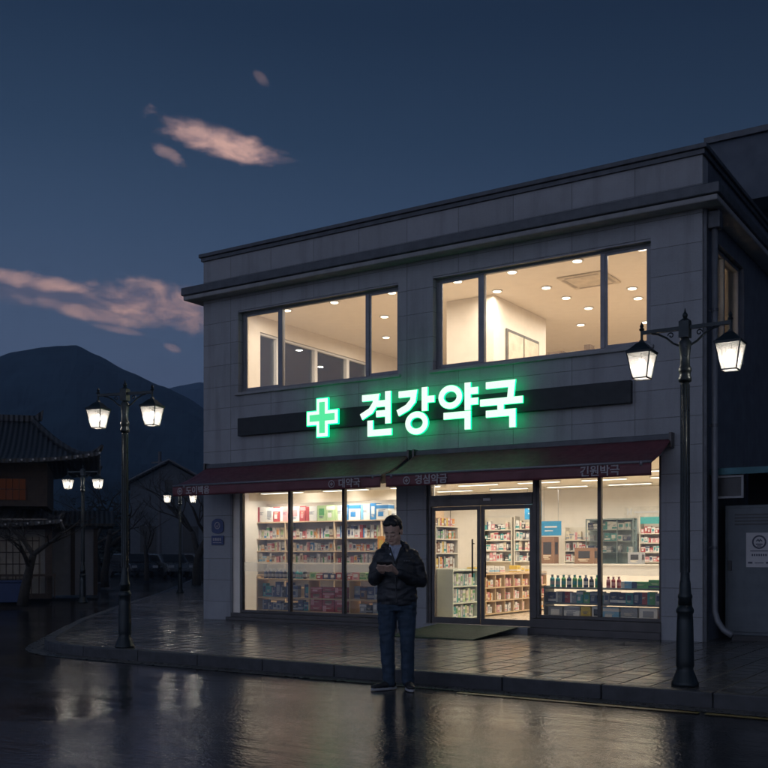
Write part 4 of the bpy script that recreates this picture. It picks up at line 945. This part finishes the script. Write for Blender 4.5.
he(0, -.084, .060, .022, .009, .006); he(0, -.083, .051, .019, .009, .006)
cap(body, (-.002, .02, 1.30), .062, hp(0, .012, .06), .052)                       # neck
loft(body, [(.90, .008, .0, .15, .10), (1.05, .008, .0, .14, .10), (1.22, .01, .0, .16, .11), (1.31, .01, .01, .13, .08), (1.36, .01, .012, .07, .06)])
# arms under the sleeves, down to the wrists
LW = Vector((-.135, -.235, 1.165)); RW = Vector((.005, -.245, 1.155))
chain(body, [(-.130, .012, 1.30), (-.200, .005, 1.09), LW], [.05, .038, .026]); chain(body, [(.148, .012, 1.30), (.232, .01, 1.07), RW], [.05, .038, .026])
# legs inside the jeans
chain(body, [(-.085, 0, .90), (-.085, -.02, .48), (-.065, .01, .09)], [.075, .05, .04]); chain(body, [(.10, 0, .90), (.11, -.02, .48), (.12, .01, .09)], [.075, .05, .04])
# hands: both cradle the phone from below
PH = Vector((-.105, -.305, 1.215))                     # phone centre
pr = Matrix.Rotation(RAD(-12), 4, 'Z') @ Matrix.Rotation(RAD(-48), 4, 'X')      # screen tipped up to the face
PM = Matrix.Translation(PH) @ pr
def ph(x, y, z): return PM @ Vector((x, y, z))
hand = body
def palm(w, knuck, thick=.014):
    cap(hand, w, .024, knuck[0], thick); cap(hand, w, .024, knuck[1], thick); cap(hand, w, .022, knuck[2], thick); cap(hand, w, .022, knuck[3], thick - .001)
# phone local: x = long side (landscape), y = depth up, z = out of the screen
kL = [ph(-.062, .030 - .021 * k, -.022) for k in range(4)]
palm(LW, kL)
for k in range(4):
    a = kL[k]; L_ = (.9, 1.0, .95, .8)[k]
    chain(hand, [a, ph(-.045 + .02 * L_, .032 - .021 * k, -.026), ph(-.020 + .018 * L_, .030 - .020 * k, -.020), ph(-.008 + .018 * L_, .028 - .019 * k, -.012)], [.0105, .0095, .0088, .0078])
chain(hand, [LW + (kL[0] - LW) * .35, ph(-.085, .026, .004), ph(-.068, .020, .014), ph(-.045, .012, .013)], [.014, .012, .0105, .009])
kR = [ph(.066, .030 - .021 * k, -.022) for k in range(4)]
palm(RW, kR)
for k in range(4):
    a = kR[k]; L_ = (.85, 1.0, .95, .8)[k]
    chain(hand, [a, ph(.045 - .015 * L_, .034 - .021 * k, -.030), ph(.022 - .015 * L_, .032 - .021 * k, -.030), ph(.008 - .012 * L_, .030 - .020 * k, -.026)], [.0105, .0095, .0088, .0078])
chain(hand, [RW + (kR[0] - RW) * .35, ph(.088, .026, .004), ph(.070, .020, .014), ph(.048, .012, .013)], [.014, .012, .0105, .009])
bo = fuse('body', body, SKINM, PT, .0045, 3)
# hair
hm_ = MB(); he(0, .020, .170, .079, .092, .083, 24, 16, hm_); he(0, .044, .125, .074, .066, .072, 24, 16, hm_); he(0, -.036, .214, .060, .040, .030, 20, 12, hm_); he(-.02, -.058, .208, .042, .026, .024, 16, 10, hm_); he(.035, -.050, .206, .036, .028, .026, 16, 10, hm_)
for s_ in (-1, 1): he(s_ * .064, .020, .140, .018, .034, .050, 12, 8, hm_)
hr = fuse('hair', hm_, HAIRM, PT, .006, 1, .0045, 34)
m = MB()
for s_ in (-1, 1): m.tube([hp(s_ * .012, -.094, .138), hp(s_ * .030, -.092, .144), hp(s_ * .050, -.080, .138)], [.003, .0045, .002], 6)
m.build('eyebrows', HAIRM, PT)
m = MB()
for s_ in (-1, 1): m.tube([hp(s_ * .016, -.0885, .106), hp(s_ * .030, -.0915, .103), hp(s_ * .045, -.082, .107)], [.0015, .0022, .0012], 6)
m.build('eyelashes', HAIRM, PT)
m = MB(); m.tube([hp(-.024, -.088, .056), hp(-.008, -.094, .058), hp(.008, -.094, .058), hp(.024, -.088, .056)], [.002, .0045, .0045, .002], 8); m.build('lips', M('lip_skin', (.30, .12, .10), .5), PT, smooth=True)
# shirt
m = MB(); loft(m, [(1.17, .0, -.02, .07, .085), (1.25, -.004, -.026, .075, .098), (1.33, -.005, -.02, .085, .09), (1.38, -.006, -.004, .066, .072), (1.425, -.006, .006, .060, .066)]); fuse('shirt', m, SHIRTM, PT, .006, 3, .002, 20)
m = MB()
for s_ in (-1, 1): m.poly([Vector((-.008 + s_ * .006, -.080, 1.385)), Vector((-.008 + s_ * .058, -.050, 1.43)), Vector((-.008 + s_ * .062, -.060, 1.385)), Vector((-.008 + s_ * .028, -.105, 1.335))], (0, -.006, .003))
m.build('shirt_collar', SHIRTM, PT, bevel=.002)
# jacket, built as shells: torso is open at the front of the chest
j = MB()
loft(j, [(.835, .012, .005, .190, .135), (.90, .012, .005, .196, .140), (1.02, .012, .002, .190, .138), (1.16, .012, .0, .200, .142), (1.27, .012, .006, .195, .132), (1.335, .010, .014, .158, .112), (1.375, .006, .022, .115, .092), (1.40, .004, .028, .105, .085)], 28)
chain(j, [(-.140, .012, 1.315), (-.192, .012, 1.20), (-.216, .005, 1.080), (-.178, -.13, 1.115), LW + Vector((-.012, .03, -.004))], [.070, .066, .059, .050, .041])
chain(j, [(.158, .012, 1.315), (.215, .014, 1.19), (.246, .010, 1.062), (.135, -.125, 1.09), RW + Vector((.022, .025, -.006))], [.073, .070, .062, .052, .042])
# hood bunched behind the neck
for k in range(9):
    a = pi * (-.12 + 1.24 * k / 8); r = .105
    j.ell((-.004 + r * cos(a), .045 + .075 * sin(a), 1.415 - .012 * cos(2 * a)), (.040, .040, .036 + .012 * sin(a)), None, 12, 8)
jo = fuse('jacket', j, JACKM, PT, .008, 5, .012, 10)
# open the front of the collar in a V and clear the neck
bb = bmesh.new(); bb.from_mesh(jo.data); kill = []
for f in bb.faces:
    c = f.calc_center_median()
    if (c.z > 1.245 and c.y < .0 and abs(c.x + .010) < (c.z - 1.245) * .36 + .002) or (c.z > 1.33 and (c.x + .006) ** 2 + (c.y - .004) ** 2 < .068 ** 2): kill.append(f)
bmesh.ops.delete(bb, geom=kill, context='FACES'); bb.to_mesh(jo.data); bb.free()
sm = jo.modifiers.new('thick', 'SOLIDIFY'); sm.thickness = .010; sm.offset = -1
# jacket details
m = MB(); m.tube([(-.010, -.152, 1.235), (-.006, -.150, 1.12), (-.002, -.148, 1.0), (.002, -.146, .86)], .004, 6); m.build('zip', M('dark_zip', (.05, .05, .055), .35, .7), PT)
m = MB(); m.tube([(-.062, -.105, 1.40), (-.040, -.135, 1.33), (-.012, -.150, 1.24)], .008, 6); m.tube([(.050, -.105, 1.40), (.026, -.135, 1.33), (-.010, -.150, 1.24)], .008, 6); m.build('jacket_placket', JACKM, PT, smooth=True)
m = MB()
for k in range(3): m.box(.075 + k * .022, .088 + k * .022, -.146, -.143, 1.262, 1.272)
m.build('chest_mark', M('grey_thread', (.10, .10, .11), .8), PT)
m = MB()
for w, d in ((LW + Vector((-.004, .012, -.002)), LW - Vector((-.178, -.13, 1.115))), (RW + Vector((.008, .010, -.002)), RW - Vector((.135, -.125, 1.09)))):
    d = d.normalized(); m.tube([w - d * .02, w + d * .012], [.040, .034], 14)
m.build('cuffs', JACKM, PT, smooth=True)
# jeans
j = MB()
loft(j, [(.78, .010, .0, .150, .115), (.86, .010, .0, .165, .120), (.96, .010, 0, .155, .115)])
chain(j, [(-.080, 0, .84), (-.088, -.005, .66), (-.088, -.02, .47), (-.078, .005, .26), (-.065, .01, .075)], [.104, .088, .071, .066, .060])
chain(j, [(.100, 0, .84), (.108, -.005, .66), (.112, -.02, .47), (.114, .0, .26), (.120, .01, .075)], [.104, .088, .071, .066, .060])
fuse('jeans', j, DENIM, PT, .008, 4, .009, 11)
def shoe(pos, rz):
    e = bpy.data.objects.new('shoe', None)
    M4 = Matrix.Translation(pos) @ Matrix.Rotation(rz, 4, 'Z'); m = MB()
    for (y, z, rx, ry, rz_) in ((.02, .055, .040, .050, .045), (-.05, .050, .043, .060, .036), (-.12, .042, .046, .055, .028), (-.165, .038, .040, .040, .022)): m.ell(M4 @ Vector((0, y, z)), (rx, ry, rz_), M4.to_3x3(), 16, 10)
    o = fuse('shoe', m, SHOEM, PT, .006, 3)
    m = MB(); pts = []
    for k in range(24):
        a = 2 * pi * k / 24; y = -.065 + .145 * sin(a); x = (.042 - .006 * sin(a)) * cos(a) * (1.0 if y < -.02 else .92); pts.append(M4 @ Vector((x, y, .0)))
    m.poly(pts, (0, 0, .024)); m.build('sole', SOLEM, o, bevel=.006)
shoe((-.062, -.0, 0), RAD(-62)); shoe((.122, -.0, 0), RAD(8))
# phone
t = thing('smartphone', 'dark smartphone held in both hands by the standing man', 'phone', (0, 0, 0))
t.matrix_world = Matrix.Translation(at(.118, 9.85, -.124)) @ Matrix.Rotation(YAW, 4, 'Z') @ PM
m = MB(); m.box(-.076, .076, -.066, .030, -.0085, -.0005); m.build('case', BLACKP, t, bevel=.003)
m = MB(); m.box(-.070, .070, -.062, .026, 0, .0006); m.build('screen', EM('phone_screen', (.60, .70, .85), 1.6), t)

# ================================================================== TREES
BARK = M('dark_bark', (.035, .030, .026), .9, var=.4, scale=9, bump=.6)
def tree(label, loc, h, r, seed, spread=.5, levels=5, group='bare trees along the street'):
    rnd = random.Random(seed); t = thing('bare_tree', label, 'tree', loc, rnd.uniform(0, 6), group)
    tr = MB(); br = MB()
    def grow(p, d, L, rad, lv):
        pts = [p]; rs = [rad]; n = 4
        for k in range(n):
            d = (d + Vector((rnd.gauss(0, .12), rnd.gauss(0, .12), rnd.gauss(.03, .08)))).normalized(); p = p + d * L / n; pts.append(p); rs.append(rad * (1 - .42 * (k + 1) / n))
        (tr if lv == 0 else br).tube(pts, rs, 7 if lv < 2 else 4, cap=lv == 0)
        if lv >= levels: return
        for k in range(3 if lv < 3 else 4):
            q = pts[rnd.choice((2, 3, 4)) if lv else rnd.choice((3, 4, 4))]; a = rnd.uniform(0, 2 * pi); o = d.orthogonal().normalized(); o.rotate(Matrix.Rotation(a, 3, d)) if False else None
            o = Vector((cos(a), sin(a), rnd.uniform(-.1, .4))); nd = (d * rnd.uniform(.5, 1.0) + o * spread * rnd.uniform(.8, 1.6)).normalized()
            grow(q, nd, L * rnd.uniform(.55, .78), rs[-1] * rnd.uniform(.6, .85), lv + 1)
    grow(Vector((0, 0, -.02)), Vector((.05, .02, 1)).normalized(), h * .36, r, 0)
    tr.build('trunk', BARK, t, smooth=True); br.build('crown', BARK, t, smooth=True); return t
tree('crooked bare tree in front of the tiled-roof house at the left edge', at(-8.75, 24.2, -.0), 3.6, .14, 11, .75)
tree('bare tree on the pavement just left of the pharmacy, nearest of the pair', at(-7.5, 40, 0), 5.6, .20, 5, .5)
tree('farther bare tree of the pair on the pavement left of the pharmacy', at(-8.3, 46, 0), 6.5, .20, 6, .5)
tree('bare tree behind the second street lamp across the side street', at(-10.6, 38, 0), 5.6, .17, 9, .6)
tree('wide bare tree left of the gabled house', at(-13.2, 46, 0), 6.2, .2, 14, .7)
tree('slim bare tree in front of the gabled house', at(-11.4, 48, 0), 4.8, .14, 21, .6)

# ================================================================== HANOK
TILE = NB('dark_roof_tile'); _o = TILE.coord(); _w = TILE.n('ShaderNodeTexWave'); _w.inputs['Scale'].default_value = 2.2; _w.bands_direction = 'X'; TILE.l(_o, _w.inputs['Vector'])
TILEM = TILE.out(TILE.prin(TILE.mix(_w.outputs['Fac'], (.018, .020, .023), (.045, .048, .053)), .55, 0, TILE.bump(_w.outputs['Fac'], .8, .04)))
HWOOD = M('dark_stained_wood', (.035, .022, .016), .7, var=.3, scale=8)
PLASTER = M('aged_white_plaster', (.18, .17, .155), .8, var=.12, scale=4)
LATTICE = M('paper_lattice', (.20, .18, .15), .8, var=.15, scale=5)
TILEEND = M('pale_tile_end', (.33, .33, .34), .7)
def hip_roof(t, cx, cy, a, b_, c_, ze, H, name='roof', lift=.28, conc=1.55):
    def z(x, y):
        u = min(1, abs(x) / a); v = min(1, abs(y) / b_); e = max(v, max(0, (abs(x) - c_) / (a - c_)))
        return ze + H * (1 - e) ** conc + lift * (u * v) ** 4 * 1.0
    m = MB(); m.grid(lambda u, v: Vector((cx + a * (2 * u - 1), cy + b_ * (2 * v - 1), z(a * (2 * u - 1), b_ * (2 * v - 1)))), 64, 28); o = m.build(name, TILEM, t)
    s_ = o.modifiers.new('thick', 'SOLIDIFY'); s_.thickness = .10
    m = MB(); m.box(cx - c_ - .05, cx + c_ + .05, cy - .09, cy + .09, ze + H - .03, ze + H + .16)
    for s_ in (-1, 1): m.poly([(cx + s_ * (c_ + .05), cy - .08, ze + H), (cx + s_ * (c_ + .05), cy - .08, ze + H + .15), (cx + s_ * (c_ + .30), cy - .08, ze + H + .34), (cx + s_ * (c_ + .26), cy - .08, ze + H + .02)], (0, .16, 0))
    m.build('ridge', TILEM, o)
    for sx in (-1, 1):
        for sy in (-1, 1):
            m = MB(); pts = []
            for k in range(13):
                e = k / 12; x = c_ + (a - c_) * e; y = b_ * e; pts.append((cx + sx * x, cy + sy * y, z(x * .999, y * .999) + .05))
            last = Vector(pts[-1]); pts.append(tuple(last + Vector((sx * .08, sy * .06, .12)))); m.tube(pts, [.085] * 13 + [.04], 6); m.build('hip_ridge', TILEM, o)
    m = MB()
    n = int(2 * a / .28)
    for sy in (-1, 1):
        for k in range(n + 1):
            x = -a + 2 * a * k / n; m.lathe([(.028, 0), (.028, .03)], 8, mtx=Matrix.Rotation(pi / 2, 3, 'X'), c=(cx + x, cy + sy * (b_ + .012) , z(x, b_) - .04))
    n = int(2 * b_ / .28)
    for sx in (-1, 1):
        for k in range(n + 1):
            y = -b_ + 2 * b_ * k / n; m.lathe([(.028, 0), (.028, .03)], 8, mtx=Matrix.Rotation(pi / 2, 3, 'Y'), c=(cx + sx * (a + .004), cy + y, z(a, y) - .04))
    m.build('eave_tile_ends', TILEEND, o); return o
t = thing('tiled_roof_house', 'dark two-tiered traditional Korean house with upturned tiled eaves at the left edge', 'house', at(-13.5, 28.8, 0), YAW + RAD(16))
hip_roof(t, 0, 0, 5.1, 3.3, 3.2, 3.72, 1.45)
m = MB(); m.box(-3.7, 3.7, -2.1, 2.1, 2.55, 3.75); m.build('upper_wall', HWOOD, t)
hip_roof(t, -.25, 0, 4.35, 3.15, 3.4, 2.02, .62, 'lower_roof', .15, 1.2)
m = MB(); m.box(-3.72, 3.72, -2.3, 2.3, 0, 2.2); m.build('lower_wall', PLASTER, t)
for k in range(6):
    x = -3.75 + 1.5 * k; m = MB(); m.box(x - .09, x + .09, -2.42, -2.24, 0, 2.1); m.build('post', HWOOD, t)
m = MB(); m.box(-3.8, 3.8, -2.40, -2.31, 1.9, 2.08); m.box(-3.8, 3.8, -2.40, -2.31, .0, .14); m.build('beam', HWOOD, t)
for k in range(5):
    x = -3.0 + 1.5 * k; m = MB(); m.box(x - .52, x + .52, -2.335, -2.303, .55, 1.7); f = m.build('window', LATTICE, t)
    g = MB()
    for q in range(7): g.box(x - .52 + q * .17 - .01, x - .52 + q * .17 + .01, -2.35, -2.336, .55, 1.7)
    for q in range(4): g.box(x - .52, x + .52, -2.352, -2.351, .62 + q * .32, .645 + q * .32)
    g.build('lattice', HWOOD, f)
WARMW = EM('dim_warm_window', (.45, .16, .10), .04); 
for k in range(4):
    x = -2.55 + 1.7 * k; m = MB(); m.box(x - .6, x + .6, -2.125, -2.103, 2.72, 3.3); f = m.build('upper_window', WARMW if k in (2, 3) else LATTICE, t)
    g = MB()
    for q in range(8): g.box(x - .6 + q * .17 - .008, x - .6 + q * .17 + .008, -2.14, -2.126, 2.72, 3.3)
    g.box(x - .6, x + .6, -2.142, -2.141, 3.0, 3.02); g.build('lattice', HWOOD, f)
m = MB()
for k in range(40): m.box(-3.9 + k * .2, -3.87 + k * .2, -2.62, -2.59, 0, .62)
m.box(-3.9, 3.95, -2.63, -2.58, .62, .68); m.build('railing', HWOOD, t)
t = thing('storage_bin', 'dark blue storage bin at the foot of the tiled-roof house', 'bin', at(-9.55, 25.4, 0), YAW + RAD(16))
m = MB(); m.box(-.35, .35, -.25, .25, 0, .5); m.build('bin_body', M('dark_blue_plastic', (.01, .03, .10), .5), t, bevel=.02); m = MB(); m.box(-.37, .37, -.27, .27, .501, .56); m.build('lid', M('dark_blue_plastic', (.01, .03, .10), .5), t, bevel=.015)
# small white-walled annex right of it
t = thing('white_annex', 'low white-walled outbuilding with a small tiled roof right of the traditional house', 'outbuilding', at(-9.15, 31.0, 0), YAW + RAD(16))
m = MB(); m.box(-1.15, .26, -1, 1, 0, 2.05); m.build('wall', M('annex_white', (.20, .21, .24), .8, var=.1), t)
for x in (-1.1, -.45, .2): m = MB(); m.box(x - .06, x + .06, -1.06, -1.003, 0, 2.0); m.build('post', HWOOD, t)
m = MB(); m.poly([(-1.9, -1.5, 2.06), (.75, -1.5, 2.06), (.75, 0, 2.5), (-1.9, 0, 2.5)], (0, 0, .07)); m.poly([(-1.9, 0.003, 2.5), (.75, 0.003, 2.5), (.75, 1.5, 2.06), (-1.9, 1.5, 2.06)], (0, 0, .07)); m.build('roof', TILEM, t)
# gabled house far behind
t = thing('gabled_house', 'pale gabled house with dark roof far behind the street lamps', 'house', at(-13.3, 62, 0), YAW + RAD(8)); t.scale = (1.36, 1.36, 1.36)
m = MB(); m.poly([(-1.75, -.0, 0), (1.75, 0, 0), (1.75, 0, 4.1), (0, 0, 5.05), (-1.75, 0, 4.1)], (0, 6, 0)); m.build('wall', M('house_render', (.075, .085, .10), .8, var=.12), t)
m = MB(); m.poly([(-2.1, -.3, 3.98), (0, -.3, 5.12), (0, -.3, 5.24), (-2.1, -.3, 4.10)], (0, 6.6, 0)); m.poly([(.003, -.3, 5.12), (2.1, -.3, 3.98), (2.1, -.3, 4.10), (.003, -.3, 5.24)], (0, 6.6, 0)); m.build('roof', TILEM, t)
m = MB(); m.box(-.16, .16, -.03, -.002, 3.7, 4.3); m.build('window', BLACKP, t)
for s_ in (-1, 1): m = MB(); m.box(s_ * .95 - .35, s_ * .95 + .35, -.03, -.002, 1.0, 2.2); m.build('window', BLACKP, t)
m = MB(); m.tube([(-2.1, -.34, 4.06), (0, -.34, 5.2), (2.1, -.34, 4.06)], .05, 5); m.build('barge_board', M('pale_barge_board', (.12, .125, .14), .7), t)
t = thing('utility_pole', 'thin pale utility pole rising left of the gabled house', 'pole', at(-13.9, 62, 0))
m = MB(); m.tube([(0, 0, 0), (0, 0, 7.6)], [.16, .10], 8); m.build('shaft', M('pole_concrete', (.08, .08, .09), .8), t); m = MB(); m.box(-.7, .7, -.05, .05, 6.9, 7.0); m.build('crossarm', CAP, t)
# dark hedgerow / woods that read as one mass
def woods(name, label, pts, n, hmax, seed, mat):
    rnd = random.Random(seed); m = MB()
    for k in range(n):
        (l0, d0), (l1, d1) = pts; u = rnd.random(); lat = l0 + (l1 - l0) * u; dep = d0 + (d1 - d0) * u + rnd.uniform(-3, 3)
        hh = hmax * (.55 + .45 * noise.noise(Vector((lat * .35, seed, 0)))); z = abs(rnd.gauss(0, .45)) * hh
        if z > hh * 1.15: continue
        p = at(lat + rnd.gauss(0, .5), dep, z); s_ = rnd.uniform(.10, .32)
        q = Matrix.Rotation(rnd.uniform(0, 6.28), 3, 'Z') @ Matrix.Rotation(rnd.uniform(0, 6.28), 3, 'X')
        m._f([m.bm.verts.new(p + q @ Vector(c)) for c in ((-s_, 0, 0), (0, -s_ * .4, .02), (s_, 0, 0), (0, s_ * .4, 0))])
    o = m.build(name, mat); o['kind'] = 'stuff'; o['label'] = label; return o
DKLEAF = M('dark_winter_foliage', (.022, .030, .030), .9, var=.4, scale=2)
woods('woodland', 'dark winter thicket behind the far street lamps below the mountain', ((-34, 70), (-9, 66)), 26000, 7.0, 4, DKLEAF)
woods('woodland', 'distant dark trees at the foot of the mountain behind the hanok', ((-90, 150), (-18, 130)), 14000, 14, 9, DKLEAF)

# ================================================================== PARKED CARS
def car(label, loc, rz, col):
    t = thing('parked_car', label, 'car', loc, rz, 'cars parked at the far end of the side street')
    prof = [(-2.1, .35), (-2.12, .62), (-1.95, .82), (-1.2, .92), (-.6, 1.38), (.75, 1.42), (1.45, 1.0), (2.0, .92), (2.12, .65), (2.1, .35)]
    m = MB(); m.poly([(-.84, x, z) for x, z in prof], (1.68, 0, 0)); m.build('body', M('car_paint_' + col, {'silver': (.10, .105, .11), 'white': (.18, .18, .19), 'dark': (.03, .03, .035)}[col], .25, .3, .05, coat=.6), t, bevel=.07)
    m = MB()
    for s_ in (-1, 1): m.poly([(s_ * .845, x, z) for x, z in ((-1.05, .95), (-.55, 1.32), (.70, 1.35), (1.25, .98))], (s_ * .004, 0, 0))
    m.poly([(-.7, -1.21, .935), (.7, -1.21, .935), (.66, -.70, 1.335), (-.66, -.70, 1.335)], (0, -.01, .01)); m.build('windows', BLACKP, t)
    for s_ in (-1, 1):
        for y in (-1.3, 1.3):
            g = MB(); g.lathe([(.30, 0), (.32, .03), (.32, .17), (.30, .2)], 16, mtx=Matrix.Rotation(pi / 2, 3, 'Y'), c=(s_ * .78 - .1, y, .32)); w = g.build('wheel', BLACKP, t)
        g = MB(); g.box(s_ * .62 - .14, s_ * .62 + .14, -2.15, -2.09, .60, .74); g.build('headlight', CONC, t)
    return t
car('silver parked car at the far end of the street, left of the lamp post', at(-13.0, 60, -.13), YAW + RAD(35), 'silver')
car('white parked car at the far end of the street, right of the lamp post', at(-11.3, 62, -.13), YAW + RAD(35), 'white')
car('dark parked car at the far end of the side street beside the bare trees', at(-14.9, 59, -.13), YAW + RAD(35), 'dark')

# ================================================================== HAZE
m = MB(); m.box(-1700, 1300, -700, 1700, -4, 215); hz_ = m.build('haze', [])
hm = bpy.data.materials.new('evening_haze'); hm.use_nodes = True; hm.node_tree.nodes.clear()
pvn = hm.node_tree.nodes.new('ShaderNodeVolumePrincipled'); pvn.inputs['Color'].default_value = (.45, .68, 1.0, 1); pvn.inputs['Density'].default_value = HAZE_D; pvn.inputs['Anisotropy'].default_value = 0.0
hon = hm.node_tree.nodes.new('ShaderNodeOutputMaterial'); hm.node_tree.links.new(pvn.outputs[0], hon.inputs['Volume']); hz_.data.materials.append(hm); hz_['kind'] = 'stuff'; hz_['label'] = 'thin evening haze over the valley'
